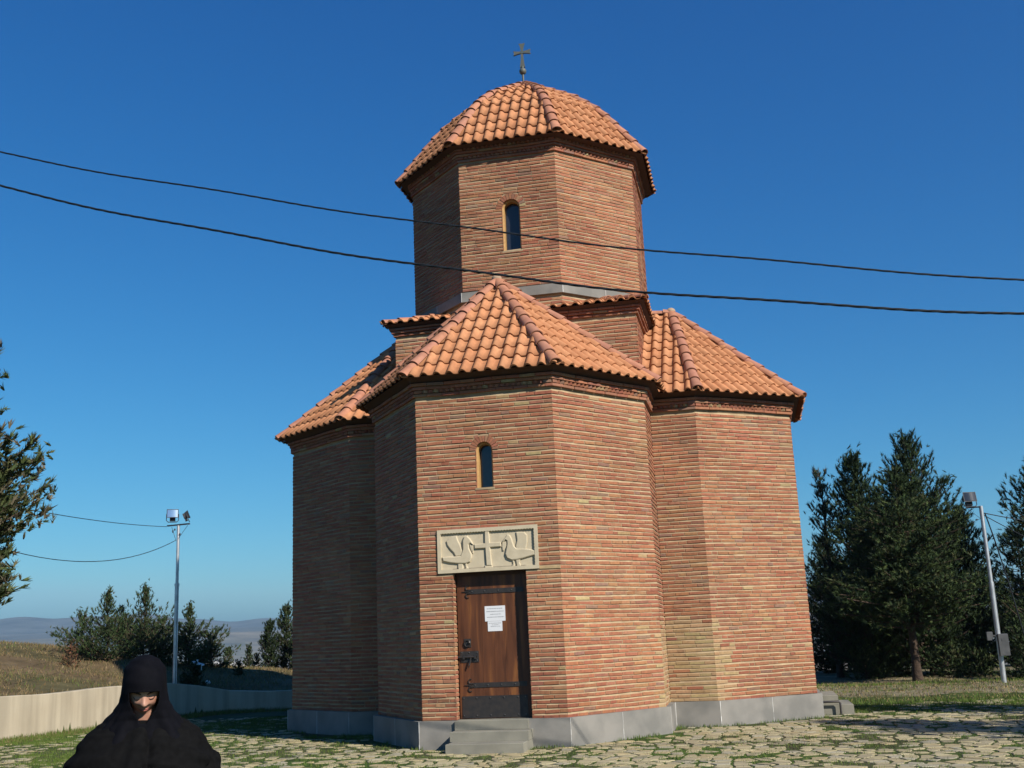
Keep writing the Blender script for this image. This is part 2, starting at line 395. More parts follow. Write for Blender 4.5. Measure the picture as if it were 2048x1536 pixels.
# ------------------------------------------------------------------ tiled roofs
TW, TL = .198, .335
def tilecol(): 
    c = random.choice([(.65, .295, .14), (.63, .28, .13), (.67, .31, .15), (.62, .27, .125)])
    k = U(.92, 1.06); return tuple(x*k for x in c)
def hipcol():
    c = random.choice([(.55, .245, .15), (.52, .235, .155), (.57, .26, .155), (.53, .25, .165)]); k = U(.88, 1.06); return tuple(x*k for x in c)
PROF = []
for q in range(8): t = q/7*.60; PROF.append((t, .054*math.sin(math.pi*q/7)**.8 if 0 < q < 7 else 0.0))
for q in (1, 2, 3): PROF.append((.60+.4*q/3, -.006*math.sin(math.pi*q/3)))
def tile_face(bm, A, B, up_pt, clips, over=.05, under=True, u0=None):
    """roman tiles on the plane through eave A->B and up_pt; clips = [(point, inward normal)] vertical planes"""
    A, B, T = Vector(A), Vector(B), Vector(up_pt); e = (B-A); L = e.length; e /= L
    v = (T-A)-e*(T-A).dot(e); Hh = v.length; v /= Hh; n = e.cross(v).normalized()
    if n.z < 0: n = -n
    fb = bmesh.new(); lay_c = fb.faces.layers.float_color.new('tint')
    nc = int(L/TW)+4; st = (L-nc*TW)/2; umin = 0
    if u0 is not None: st = u0
    rows = int(Hh/TL)+2
    for r in range(rows):
        v0 = r*TL-over
        for cidx in range(nc):
            uu = st+cidx*TW+U(-.004, .004); c = tilecol(); dv = U(-.008, .008); tw = U(-.006, .006); lift = U(0, .005)
            a = []; b = []; lo = []
            for (t, h) in PROF:
                u = uu+t*TW*1.02
                a.append(A+e*u+v*(v0+dv)+n*(h+.030+lift+tw*t)); b.append(A+e*(u+tw*.5)+v*(v0+TL+.05)+n*(h*.93+.004+lift*.3))
                lo.append(A+e*u+v*(v0+dv+.002)+n*(h*.75+.030-.016+lift+tw*t))
            va = [fb.verts.new(p) for p in a]; vb = [fb.verts.new(p) for p in b]; vl = [fb.verts.new(p) for p in lo]
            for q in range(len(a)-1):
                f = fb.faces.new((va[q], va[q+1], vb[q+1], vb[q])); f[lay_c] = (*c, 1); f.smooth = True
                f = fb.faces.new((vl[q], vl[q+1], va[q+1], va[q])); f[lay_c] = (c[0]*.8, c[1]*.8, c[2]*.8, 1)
    for (pt, nn) in clips:
        bmesh.ops.bisect_plane(fb, geom=fb.verts[:]+fb.edges[:]+fb.faces[:], plane_co=Vector(pt), plane_no=Vector(nn), clear_inner=True, dist=1e-5)
    me = bpy.data.meshes.new('tmp'); fb.to_mesh(me); fb.free(); bm.from_mesh(me); bpy.data.meshes.remove(me)
def vplane(P, Q, inside):
    """vertical clip plane through P,Q whose inward side contains 'inside'"""
    P, Q, I = Vector(P), Vector(Q), Vector(inside); d = (Q-P); n = Vector((d.y, -d.x, 0)).normalized()
    if (I-P).dot(n) < 0: n = -n
    return (P, n)
def hip_tiles(mb, pts, r=.098, ex=.33, start=-.03):
    """half-barrel tiles laid over a polyline going UP from eave to apex"""
    pts = [Vector(p) for p in pts]; cum = [0]
    for k in range(1, len(pts)): cum.append(cum[-1]+(pts[k]-pts[k-1]).length)
    def at(s):
        if s <= 0: return pts[0]+(pts[1]-pts[0]).normalized()*s
        for k in range(1, len(pts)):
            if s <= cum[k]: return pts[k-1].lerp(pts[k], (s-cum[k-1])/(cum[k]-cum[k-1]))
        return pts[-1]
    s = start
    while s < cum[-1]-.1:
        e = min(s+ex+.05, cum[-1]); p = at(s); q = at(e); t = (q-p).normalized(); side = t.cross(Vector((0, 0, 1))).normalized(); up = side.cross(t)
        side = (side+up*U(-.05, .05)).normalized(); j = side*U(-.008, .008)
        a = []; b = []; a2 = []
        for k in range(11):
            an = math.pi*k/10
            c_, s_ = math.cos(an), math.sin(an)
            a.append(p+j+side*c_*r*1.08+up*(s_*r*.9+.028)); a2.append(p+j+side*c_*r*.93+up*(s_*r*.75+.028))
            b.append(q+side*c_*r*.86+up*(s_*r*.74+.012))
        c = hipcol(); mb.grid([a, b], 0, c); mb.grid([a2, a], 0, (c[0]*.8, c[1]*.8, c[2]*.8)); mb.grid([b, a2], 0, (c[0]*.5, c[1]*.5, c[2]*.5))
        s += ex*U(.97, 1.03)
def bm_obj(bm, name, matname, parent, smooth=None):
    me = bpy.data.meshes.new(name); bm.to_mesh(me); bm.free(); me.materials.append(MT[matname])
    o = bpy.data.objects.new(name, me); COL.objects.link(o); o.parent = parent; return o
OVH = .215
APX = [(-.10, -2.95, 7.44), (2.66, 0, 7.41), (0, 2.66, 7.41), (-2.66, 0, 7.41)]
for k in range(4):
    E4 = offset([CONC[k-1]]+APS[k]+[CONC[k]], OVH, False)
    ap = Vector(APX[k]); P = [(*p, ZE) for p in E4[1:5]]          # four eave corners
    dk = Vector((0, -1, 0)); sgn = Matrix.Rotation(math.pi/2*k, 3, 'Z'); o_dir = sgn @ dk; s_dir = sgn @ Vector((1, 0, 0))
    wallpt = o_dir*HC; ridge_end = Vector((ap.x, ap.y, ap.z))+(wallpt-ap).project(o_dir)
    bm = bmesh.new(); ctr = ap*.5+Vector(P[1])*.25+Vector(P[2])*.25
    wall_clip = (wallpt, o_dir)
    for j in range(3):      # three faces with hips
        A, B = P[j], P[j+1]; mid = (Vector(A)+Vector(B)+ap)/3
        tile_face(bm, A, B, ap, [vplane(A, ap, mid), vplane(B, ap, mid)])
    # side faces between hip, valley and crossing wall
    for sd_, j in ((1, 3), (-1, 0)):
        A = Vector(P[j]); inner = A-o_dir*3.0
        mid = A*.5+ap*.5-o_dir*.15
        vd = (o_dir+s_dir*sd_).normalized()     # valley runs along the diagonal
        vp = (Vector((0, 0, 0)), (o_dir-s_dir*sd_).normalized())
        clips = [vplane(A, ap, A-o_dir*.6), vp, wall_clip, vplane(ap, ridge_end, A)]
        if sd_ == 1: tile_face(bm, A, inner, ap, clips)
        else: tile_face(bm, inner, A, ap, clips)
    roof = bm_obj(bm, 'apse_roof', 'tile', church)
    mb = MB()
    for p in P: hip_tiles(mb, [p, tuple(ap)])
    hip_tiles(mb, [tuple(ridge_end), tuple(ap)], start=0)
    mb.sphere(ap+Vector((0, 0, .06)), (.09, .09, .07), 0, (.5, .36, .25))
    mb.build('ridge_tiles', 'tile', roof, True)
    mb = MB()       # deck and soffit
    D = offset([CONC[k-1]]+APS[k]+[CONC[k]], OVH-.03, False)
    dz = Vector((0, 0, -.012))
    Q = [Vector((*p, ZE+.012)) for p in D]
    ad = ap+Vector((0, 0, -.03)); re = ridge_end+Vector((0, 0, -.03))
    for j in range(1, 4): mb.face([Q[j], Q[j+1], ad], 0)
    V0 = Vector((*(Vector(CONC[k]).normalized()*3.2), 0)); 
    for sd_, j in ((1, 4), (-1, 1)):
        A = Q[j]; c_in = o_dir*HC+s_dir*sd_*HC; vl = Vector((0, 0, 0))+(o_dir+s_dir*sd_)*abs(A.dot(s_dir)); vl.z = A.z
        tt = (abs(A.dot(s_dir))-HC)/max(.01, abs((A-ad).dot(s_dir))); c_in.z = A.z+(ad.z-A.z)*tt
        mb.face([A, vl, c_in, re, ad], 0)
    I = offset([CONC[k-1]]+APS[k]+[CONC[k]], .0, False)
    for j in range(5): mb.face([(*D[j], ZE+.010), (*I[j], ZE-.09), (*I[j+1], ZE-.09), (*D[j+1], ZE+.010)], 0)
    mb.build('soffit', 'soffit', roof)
# lead/mortar flashing where the apse roofs meet the crossing walls
for sx in (-1, 1):
    mb = MB()
    for q in range(9):
        t0, t1 = q/9, (q+1)/9; z0 = 5.70+t0*1.0; z1 = 5.70+t1*1.0; y0 = -HC+.05+t0*1.6; y1 = -HC+.05+t1*1.6
        wj = U(.03, .06)
        mb.box((sx*(HC+.001), y0, z0-.05), (sx*wj, 0, 0), (0, y1-y0, z1-z0), (0, 0, .10), 0)
    mb.build('flashing', 'mortar', church)
# ------------------------------------------------------------------ crossing (square) and drum
SQ = [(-HC, -HC), (HC, -HC), (HC, HC), (-HC, HC)]
mb = MB()
for j in range(4): lay(mb, SQ[j], SQ[(j+1) % 4], 5.35, 6.86, zref=Z1)
prism(mb, offset(SQ, -.015), 5.0, 6.95, 1)
course(mb, SQ, .03, 6.872, 6.912); course(mb, SQ, .06, 6.925, 6.965); course(mb, SQ, .085, 6.975, 7.01)
mb.build('crossing_wall', ['brick', 'mortar'], church)
ZC, OC = 7.067, .15
C4 = [Vector((x, y, ZC)) for x, y in offset(SQ, OC)]
bm = bmesh.new(); HP = []; ms = MB()
topz = 7.067+.34*(HC+OC-.5)
for j in range(4):
    A, B = C4[j], C4[(j+1) % 4]; T = Vector((0, 0, 7.067+.34*(HC+OC))); mid = (A+B+T)/3
    tile_face(bm, A, B, T, [vplane(A, T, mid), vplane(B, T, mid), ((mid.normalized()*1.4*Vector((1, 1, 0)).length/1.414 if False else Vector((mid.x, mid.y, 0)).normalized()*1.3), Vector((mid.x, mid.y, 0)).normalized())])
    hp = MB(); hip_tiles(hp, [A, A.lerp(T, .46)], r=.085); HP.append(hp)
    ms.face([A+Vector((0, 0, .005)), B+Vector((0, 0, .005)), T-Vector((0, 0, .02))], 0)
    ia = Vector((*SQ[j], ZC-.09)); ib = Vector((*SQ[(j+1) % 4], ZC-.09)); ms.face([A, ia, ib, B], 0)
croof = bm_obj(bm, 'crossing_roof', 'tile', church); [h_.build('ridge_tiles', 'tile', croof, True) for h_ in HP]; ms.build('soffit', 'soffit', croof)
def octo(r): return [(r*math.cos(R(a))/math.cos(R(22.5)), r*math.sin(R(a))/math.cos(R(22.5))) for a in (-112.5, -67.5, -22.5, 22.5, 67.5, 112.5, 157.5, 202.5)]
OC8 = octo(RD); mb = MB(); dh = OC8[0][0]
for j in range(8):
    h = (arch_hole(W2[0]-dh, W2[1], W2[2], W2[3], .115),) if j == 0 else (arch_hole(.9, .168, 8.256, 9.255, .115),) if j in (2, 4, 6) else ()
    lay(mb, OC8[j], OC8[(j+1) % 8], 7.0, 7.375, zref=Z1); lay(mb, OC8[j], OC8[(j+1) % 8], 7.55, 10.075, h, zref=Z1)
B8 = octo(RD-.02)
for j in range(1, 8): mb.face([(*B8[j], 6.9), (*B8[(j+1) % 8], 6.9), (*B8[(j+1) % 8], 10.1), (*B8[j], 10.1)], 1)
yb = -RD+.02
for (a, b, c, d) in ((B8[0][0], B8[1][0], 6.9, W2[2]), (B8[0][0], W2[0]-W2[1], W2[2], W2[3]), (W2[0]+W2[1], B8[1][0], W2[2], W2[3]), (B8[0][0], B8[1][0], W2[3], 10.1)):
    mb.face([(a, yb, c), (b, yb, c), (b, yb, d), (a, yb, d)], 1)
mb.build('drum_wall', ['brick', 'mortar'], church)
mb = MB(); P8 = octo(RD+.05); prism(mb, P8, 7.377, 7.553, 0)
mb.face([(*p, 7.377) for p in P8[::-1]], 0)
for j in range(8):
    a = Vector(P8[j]); b = Vector(P8[(j+1) % 8]); d = (b-a); L = d.length; d /= L; n = Vector((d.y, -d.x))
    for s in (.004, L*.52):
        o = a+d*s; w_ = U(.006, .01); mb.box((o.x, o.y, 7.379), (d.x*w_, d.y*w_, 0), (n.x*.003, n.y*.003, 0), (0, 0, .172), 1)
mb.build('stone_band', ['plinth', 'white'], church)
mb = MB(); zc = 10.08
course(mb, OC8, .035, zc, zc+.042); sawtooth(mb, OC8, .012, zc+.052, zc+.094); course(mb, OC8, .055, zc+.102, zc+.142); course(mb, OC8, .08, zc+.153, zc+.193, mean=.22)
sawtooth(mb, OC8, .06, zc+.2, zc+.235)
prism(mb, octo(RD-.01), zc-.02, zc+.26, 1); prism(mb, octo(RD+.02), zc+.14, zc+.24, 1)
mb.build('drum_cornice', ['brick', 'mortar'], church)
ZD = 10.364; RO = RD+.225
LV = [(RO, ZD-.02), (1.61, 11.44), (1.10, 11.92), (0, 12.62)]
bm = bmesh.new(); mr = MB(); ms = MB()
rings = [[Vector((x, y, z)) for x, y in octo(r)] if r else None for r, z in LV]
for j in range(8):
    j2 = (j+1) % 8
    for q in range(3):
        A, B = rings[q][j], rings[q][j2]
        T = (rings[q+1][j]+rings[q+1][j2])/2 if q < 2 else Vector((0, 0, 12.62))
        TA = Vector((0, 0, A.z)); mid = (A+B)/2*.8; mid.z = A.z
        e = (B-A).normalized(); vv = (T-A)-e*(T-A).dot(e)
        cl = [vplane(A, TA, mid), vplane(B, TA, mid)]
        hn = Vector((mid.x, mid.y, 0)).normalized()
        if q < 2: cl.append((Vector(((rings[q+1][j]+rings[q+1][j2])/2))+hn*-.04, hn))
        u0 = (A-B).length/2
        tile_face(bm, A, B, T, cl, over=.05 if q == 0 else .03, u0=(B-A).length/2-7*TW+.02)
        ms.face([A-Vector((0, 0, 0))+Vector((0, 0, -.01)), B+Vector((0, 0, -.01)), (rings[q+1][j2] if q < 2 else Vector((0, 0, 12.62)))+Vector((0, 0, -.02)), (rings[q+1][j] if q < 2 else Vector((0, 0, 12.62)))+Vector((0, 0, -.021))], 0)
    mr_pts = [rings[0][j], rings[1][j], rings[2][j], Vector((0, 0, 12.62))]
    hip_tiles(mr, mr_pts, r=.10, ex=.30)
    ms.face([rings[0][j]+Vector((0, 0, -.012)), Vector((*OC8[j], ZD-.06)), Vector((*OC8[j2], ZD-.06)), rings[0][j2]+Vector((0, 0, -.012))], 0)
droof = bm_obj(bm, 'dome_roof', 'tile', church); mr.build('ridge_tiles', 'tile', droof, True); ms.build('soffit', 'soffit', droof)
# cross on the dome
mb = MB()
def flare(mb, a, b, wa, wb, t=.02, ax=Vector((1, 0, 0))):
    a, b = Vector(a), Vector(b); d = (b-a).normalized(); s = d.cross(Vector((0, 1, 0))).normalized(); ty = Vector((0, t, 0)); rows = []
    for q in range(7):
        f = q/6; w_ = wa+(wb-wa)*f**2.2; p = a.lerp(b, f); rows.append([p+s*w_-ty, p+s*w_+ty, p-s*w_+ty, p-s*w_-ty])
    mb.grid(rows, 0, close=True); mb.face(rows[-1], 0); mb.face(rows[0][::-1], 0)
cz = 13.38
flare(mb, (0, 0, cz), (0, 0, cz+.20), .022, .06); flare(mb, (0, 0, cz), (0, 0, cz-.34), .022, .055)
flare(mb, (0, 0, cz), (.17, 0, cz), .022, .05); flare(mb, (0, 0, cz), (-.17, 0, cz), .022, .05)
mb.box((-.03, -.024, cz-.03), (.06, 0, 0), (0, .048, 0), (0, 0, .06))
for (x, z) in ((.055, .205), (-.055, .205), (.175, .045), (.175, -.045), (-.175, .045), (-.175, -.045)): mb.sphere((x, 0, cz+z), .012)
cr = mb.build('roof_cross', 'patina', church)
mb = MB(); mb.sphere((0, 0, 12.95), .075, nu=16, nv=12); mb.tube([(0, 0, 12.4), (0, 0, 12.9)], .022); mb.tube([(0, 0, 13.0), (0, 0, 13.06)], .03); mb.build('orb', 'patina', cr, True)

# ------------------------------------------------------------------ windows
def arch_loop(cx, hw, z0, zt, n=14):
    zs = zt-hw; L = [(cx-hw, z0), (cx+hw, z0)]
    for q in range(n+1): a = math.pi*q/n; L.append((cx+hw*math.cos(a), zs+hw*math.sin(a)))
    return L
def window(cx, hw, z0, zt, M_, ring=.1):
    """M_ maps (x, depth inwards, z) to the world"""
    L = arch_loop(cx, hw, z0, zt); Li = arch_loop(cx, hw-.030, z0+.012, zt-.030); N = len(L)
    mb = MB()                                             # glass pane
    mb.face([M_(x, .17, z) for x, z in L], 0)
    g = mb.build('window', 'glass', church)
    mb = MB()                                             # wooden lining of the reveal
    for k in range(N):
        (x0, a), (x1, b) = L[k], L[(k+1) % N]; (u0, c), (u1, d) = Li[k], Li[(k+1) % N]
        mb.face([M_(x0, .05, a), M_(x1, .05, b), M_(u1, .065, d), M_(u0, .065, c)], 0)
        mb.face([M_(u0, .065, c), M_(u1, .065, d), M_(u1, .168, d), M_(u0, .168, c)], 0)
    mb.build('frame', 'honey', g)
    mb = MB()                                             # brick reveal and arch of voussoirs
    for k in range(N):
        (x0, a), (x1, b) = L[k], L[(k+1) % N]; mb.face([M_(x0, -.002, a), M_(x1, -.002, b), M_(x1, .06, b), M_(x0, .06, a)], 0, (.42, .2, .12))
    zs = zt-hw; nv = 13
    for k in range(nv):
        a0 = math.pi*k/nv+.02; a1 = math.pi*(k+1)/nv-.02; r0 = hw; r1 = hw+ring*U(.86, 1.0); c = brick_col(.08); o = U(-.006, .002)
        q = [(cx+r*math.cos(a), zs+r*math.sin(a)) for r, a in ((r0, a0), (r1, a0), (r1, a1), (r0, a1))]
        F = [M_(x, -.004+o, z) for x, z in q]; Bk = [M_(x, .05, z) for x, z in q]
        mb.face(F, 0, c)
        for e in range(4): mb.face([F[e], Bk[e], Bk[(e+1) % 4], F[(e+1) % 4]], 0, c)
    # mortar behind the voussoirs
    for k in range(nv*2):
        a0 = math.pi*k/nv/2; a1 = math.pi*(k+1)/nv/2
        mb.face([M_(cx+r*math.cos(a), .006, zs+r*math.sin(a)) for r, a in ((hw, a0), (hw+ring+.015, a0), (hw+ring+.015, a1), (hw, a1))], 1)
    # sill slip
    mb.face([M_(cx-hw, -.004, z0+.012), M_(cx+hw, -.004, z0+.012), M_(cx+hw, .17, z0+.02), M_(cx-hw, .17, z0+.02)], 1)
    mb.face([M_(cx-hw-.02, -.004, z0-.016), M_(cx+hw+.02, -.004, z0-.016), M_(cx+hw+.02, -.004, z0+.013), M_(cx-hw-.02, -.004, z0+.013)], 1)
    mb.build('arch_surround', ['brick', 'mortar'], g)
window(*W1, lambda x, d, z: (x, -FS+d, z))
window(*W2, lambda x, d, z: (x, -RD+d, z), .115)
def ew(x, d, z): return (RD-d, x, z)
window(0, .168, 8.256, 9.255, ew, .115)
def ww(x, d, z): return (-RD+d, -x, z)
window(0, .168, 8.256, 9.255, ww, .115)

# ------------------------------------------------------------------ door
YD = -FS+.16
mb = MB(); nb = 6; w_ = (DX1-DX0-.02)/nb
for k in range(nb):
    mb.box((DX0+.01+k*w_+.001, YD+U(-.001, .001), Z1+.005), (w_-.002, 0, 0), (0, .05, 0), (0, 0, DZ1-Z1-.01), 0)
mb.bar((DX0, YD+.02, Z1), (DX1, YD+.06, DZ1), 0)
door = mb.build('door', 'wood', church)
mb = MB(); mb.bar((DX0-.0, -FS+.0, DZ1-.001), (DX1, YD+.04, DZ1+.06), 0); mb.bar((DX0+.001, YD-.012, DZ1-.05), (DX1-.001, YD+.02, DZ1-.002), 0); mb.build('door_head', 'soffit', church)
def rivet(mb, x, z, y=None, r=.011): mb.sphere((x, (YD-.012) if y is None else y, z), (r, r*.7, r), 1, nu=8, nv=6)
def curl(mb, x, z, s):
    pts = [(x+.06, YD-.008, z+s*.02)]
    for q in range(9): a = q/8*math.pi*1.15; pts.append((x+.012-.030*math.sin(a), YD-.010, z+s*(.055-.032*math.cos(a)) ))
    mb.tube(pts, [.011]*2+[.009]*4+[.007]*4, 6)
for z in (2.165, .85):
    mb = MB(); mb.bar((-.31, YD-.010, z-.033), (.50, YD+.001, z+.033), 0)
    mb.face([(-.31, YD-.010, z-.033), (-.31, YD-.010, z+.033), (-.39, YD-.008, z)], 0)
    mb.tube([(-.30, YD-.006, z), (-.42, YD-.008, z)], [.014, .004], 6)
    curl(mb, -.335, z, 1); curl(mb, -.335, z, -1)
    for x in (-.26, -.07, .13, .33): rivet(mb, x, z)
    mb.build('strap_hinge', ['black_metal', 'rivet'], door)
mb = MB(); mb.bar((-.455, YD-.008, Z1+.015), (.50, YD+.001, .70), 0)
for x in (-.43, -.24, -.04, .16, .36, .47): rivet(mb, x, .675); rivet(mb, x, Z1+.05)
mb.build('kick_plate', ['black_metal', 'rivet'], door)
mb = MB(); mb.bar((-.465, YD-.010, 1.17), (-.19, YD+.001, 1.325), 0)
mb.tube([(-.49, YD-.03, 1.245), (-.22, YD-.03, 1.245)], .016, 8)
for x in (-.42, -.25): mb.bar((x, YD-.045, 1.215), (x+.03, YD-.008, 1.275), 0)
mb.tube([(-.30, YD-.035, 1.24), (-.325, YD-.05, 1.13), (-.345, YD-.04, 1.09)], [.010, .012, .004], 6)
for x in (-.44, -.33, -.215):
    for z in (1.195, 1.305): rivet(mb, x, z)
mb.build('door_bolt', ['black_metal', 'rivet'], door)
mb = MB(); mb.bar((-.40, YD-.009, 1.38), (-.30, YD+.001, 1.50), 0)
mb.tube([(-.35+.045*math.cos(a), YD-.022, 1.435+.045*math.sin(a)) for a in np.linspace(0, 2*math.pi, 15)], .008, 6, cap=False)
mb.sphere((-.32, YD-.03, 1.45), .017, 1)
mb.build('door_handle', ['black_metal', 'rivet'], door)
# notices taped to the door
def notice(x0, x1, z0, z1, rows, label):
    r = empty('notice', ((x0+x1)/2, YD, z0)); tag(r, label, 'paper notice', 'paper notices on the church door')
    mb = MB(); L = (r.location.x, r.location.y, r.location.z)
    mb.box((x0, YD-.005, z0), (x1-x0, 0, 0), (0, .003, 0), (0, .0, z1-z0), 0); s = mb.build('sheet', 'paper', r); s.location = (-L[0], -L[1], -L[2])
    mb = MB()
    for (z, a, b, h) in rows:
        x = a; mb = MB()
        while x < b:      # each word a run of small rounded letters too small to read
            wd = U(.012, .03)
            y = YD-.0058; e = min(x+wd, b)
            q = x
            while q < e: mb.face([(q, y, z), (q+.0045, y, z), (q+.0045, y, z+h*U(.6, 1)), (q, y, z+h*U(.6, 1))], 0); q += .0062
            x = e+.008
        t = mb.build('text_line', 'ink', r); t.location = (-L[0], -L[1], -L[2])
notice(-.08, .222, 1.733, 1.948, [(1.905, -.045, .18, .013), (1.865, -.055, .20, .013), (1.825, .0, .155, .013), (1.785, -.05, .2, .013)], 'larger white paper notice with four lines of text, upper on the door')
notice(-.042, .172, 1.592, 1.731, [(1.70, -.025, .155, .010), (1.677, .02, .115, .010), (1.655, .0, .14, .010)], 'smaller white paper notice under the larger one on the door')
# ------------------------------------------------------------------ carved lintel panel
PX0, PX1, PZ0, PZ1 = -.716, .78, 2.438, 3.066
YP = -FS-.022
mb = MB(); bw = .052
mb.bar((PX0, -FS+.012, PZ0), (PX1, -FS+.10, PZ1), 0)                       # field
for (a, b, c, d) in ((PX0, PX1, PZ0, PZ0+bw), (PX0, PX1, PZ1-bw, PZ1), (PX0, PX0+bw, PZ0+bw, PZ1-bw), (PX1-bw, PX1, PZ0+bw, PZ1-bw)):
    mb.bar((a, YP, c), (b, -FS+.013, d), 0)
x = PX0+bw+.01
while x < PX1-bw: mb.sphere((x, YP+.012, PZ1-bw), (.019, .013, .011), 0, nu=8, nv=6); x += .042
z = PZ0+bw+.02
while z < PZ1-bw: mb.sphere((PX1-bw, YP+.012, z), (.011, .013, .019), 0, nu=8, nv=6); z += .042
panel = mb.build('carved_panel', 'relief', church)
def pz(X, Y):      # measured on the panel, origin at its upper left
    top = 165-(X-120)*.0523
    return (PX0+(X-125)/1720*(PX1-PX0), PZ1-(Y-top)/722*(PZ1-PZ0))
def carve(parent, name, polys, depth=.026):
    bm = bmesh.new()
    for poly, dp in polys:
        vs = [bm.verts.new((*(lambda t: (t[0], -FS+.0125, t[1]))(pz(*p)),)) for p in poly]
        f = bm.faces.new(vs); f.normal_update()
        if f.normal.y > 0: f.normal_flip()
        r = bmesh.ops.extrude_face_region(bm, geom=[f]); vv = [g for g in r['geom'] if isinstance(g, bmesh.types.BMVert)]; ff = [g for g in r['geom'] if isinstance(g, bmesh.types.BMFace)]
        for v in vv: v.co.y -= dp*.55
        for th, dy in ((.006, dp*.3), (.009, dp*.15)):
            bmesh.ops.inset_region(bm, faces=ff, thickness=th, depth=0, use_even_offset=False)
            for v in {v for g in ff for v in g.verts}: v.co.y -= dy
    o = bm_obj(bm, name, 'relief', parent)
    for p in o.data.polygons: p.use_smooth = False
    return o
carve(panel, 'carved_cross', [([(945, 180), (1022, 176), (1028, 372), (1215, 362), (1222, 440), (1032, 452), (1052, 750), (955, 755), (945, 465), (762, 475), (758, 400), (940, 382)], .03), ([(925, 752), (1060, 747), (1064, 795), (928, 800)], .022)])
Lb = [([(200, 610), (330, 600), (420, 600), (520, 590), (560, 480), (560, 340), (590, 270), (640, 255), (690, 300), (735, 370), (748, 410), (690, 380), (665, 400), (672, 470), (715, 560), (712, 620), (680, 690), (600, 720), (460, 718), (330, 705), (215, 680)], .032),
      ([(275, 345), (320, 300), (380, 265), (455, 250), (480, 330), (520, 410), (545, 500), (540, 590), (430, 600), (400, 540), (340, 480), (290, 410)], .022),
      ([(672, 400), (745, 410), (738, 550), (722, 552), (690, 480)], .018),
      ([(470, 690), (560, 690), (555, 760), (562, 815), (478, 822), (462, 780)], .02), ([(585, 710), (625, 705), (625, 760), (655, 805), (598, 812), (590, 770)], .018)]
carve(panel, 'carved_bird', Lb)
Rb = [([(1290, 290), (1330, 238), (1375, 245), (1405, 310), (1440, 430), (1480, 470), (1600, 470), (1700, 480), (1785, 505), (1788, 575), (1700, 600), (1560, 640), (1460, 660), (1390, 665), (1310, 630), (1282, 560), (1300, 490), (1320, 400), (1320, 345), (1295, 330), (1240, 380), (1245, 345)], .032),
      ([(1478, 200), (1540, 195), (1620, 200), (1668, 250), (1665, 360), (1640, 475), (1560, 520), (1470, 500), (1462, 430), (1490, 330)], .022),
      ([(1235, 370), (1310, 345), (1312, 420), (1262, 510), (1238, 512), (1228, 440)], .018),
      ([(1450, 640), (1535, 640), (1520, 700), (1545, 760), (1470, 768), (1462, 710)], .02), ([(1395, 655), (1430, 655), (1430, 720), (1445, 765), (1385, 770), (1400, 720)], .018)]
carve(panel, 'carved_bird', Rb)
# ------------------------------------------------------------------ steps
def block(mb, x0, x1, y0, y1, z0, z1, m=0, e=.006):
    p = [(x0, y0), (x1, y0), (x1, y1), (x0, y1)]; prism(mb, p, z0, z1-e, m, caps=False)
    i = [(x0+e, y0+e), (x1-e, y0+e), (x1-e, y1-e), (x0+e, y1-e)]
    for k in range(4): mb.face([(*p[k], z1-e), (*p[(k+1) % 4], z1-e), (*i[(k+1) % 4], z1), (*i[k], z1)], m)
    mb.face([(*q, z1) for q in i], m)
for (x0, x1, yf, z) in ((-.47, .595, -5.69, .13), (-.50, .60, -5.34, .258), (-.505, .545, -5.05, Z1+.002)):
    mb = MB(); block(mb, x0, x1, yf, -FS-.0 if z > .3 else -FS-.071, -.1 if z < .2 else z-.127, z)
    if z > .3: mb.bar((DX0+.002, -FS, Z1-.05), (DX1-.002, YD+.01, Z1+.002), 0)
    mb.build('doorstep', 'step', church)
for (x1, z0, z) in ((5.22, -.05, .165), (4.98, .165, .32)):
    mb = MB(); block(mb, 4.702, x1, -.62, .62, z0, z); mb.build('side_step', 'step', church)
mb = MB(); mb.tube([(4.70, -.70, .22), (4.98, -.70, .22), (5.0, -.70, .2), (5.0, -.70, -.02)], .018, 8); mb.build('drain_pipe', 'black_metal', church, True)

# ================================================================== terrain
WALL = [(-11.4, -9.0, .86), (-10.75, -4.0, .84), (-10.42, -1.2, .80), (-10.18, .8, .80), (-10.05, 2.5, .82), (-9.98, 4.1, .78), (-9.75, 5.1, .66), (-9.2, 5.75, .52), (-8.3, 6.0, .46), (-6.5, 6.1, .44), (-3, 6.4, .44), (0, 7.0, .40)]
def wall_side(x, y):
    """signed distance beyond the retaining wall (positive = on the bank), and the wall's height there"""
    best = 1e9; res = (-1, .5)
    for (x0, y0, h0), (x1, y1, h1) in zip(WALL, WALL[1:]):
        dx, dy = x1-x0, y1-y0; L2 = dx*dx+dy*dy; t = min(1, max(0, ((x-x0)*dx+(y-y0)*dy)/L2))
        px, py = x0+dx*t, y0+dy*t; d = math.hypot(x-px, y-py)
        if d < best: best = d; res = (d*(1 if dx*(y-y0)-dy*(x-x0) > 0 else -1), h0+(h1-h0)*t)
    return res
def n2(x, y, s=1.0, k=0):
    return (math.sin(x*s*1.3+k)+math.sin(y*s*1.7+k*2.1)+math.sin((x+y)*s*.9+1.3*k)+math.sin((x-y)*s*2.3+k*.7)*.5)/3.5
def mound(x, y):
    # long spoil bank behind the wall, highest at the far left
    a = math.exp(-(((x+21.5)/8.5)**2+((y-8.5)/9)**2))*1.5
    b = math.exp(-(((x+27)/8)**2+((y-2)/7)**2))*.5
    return a+b
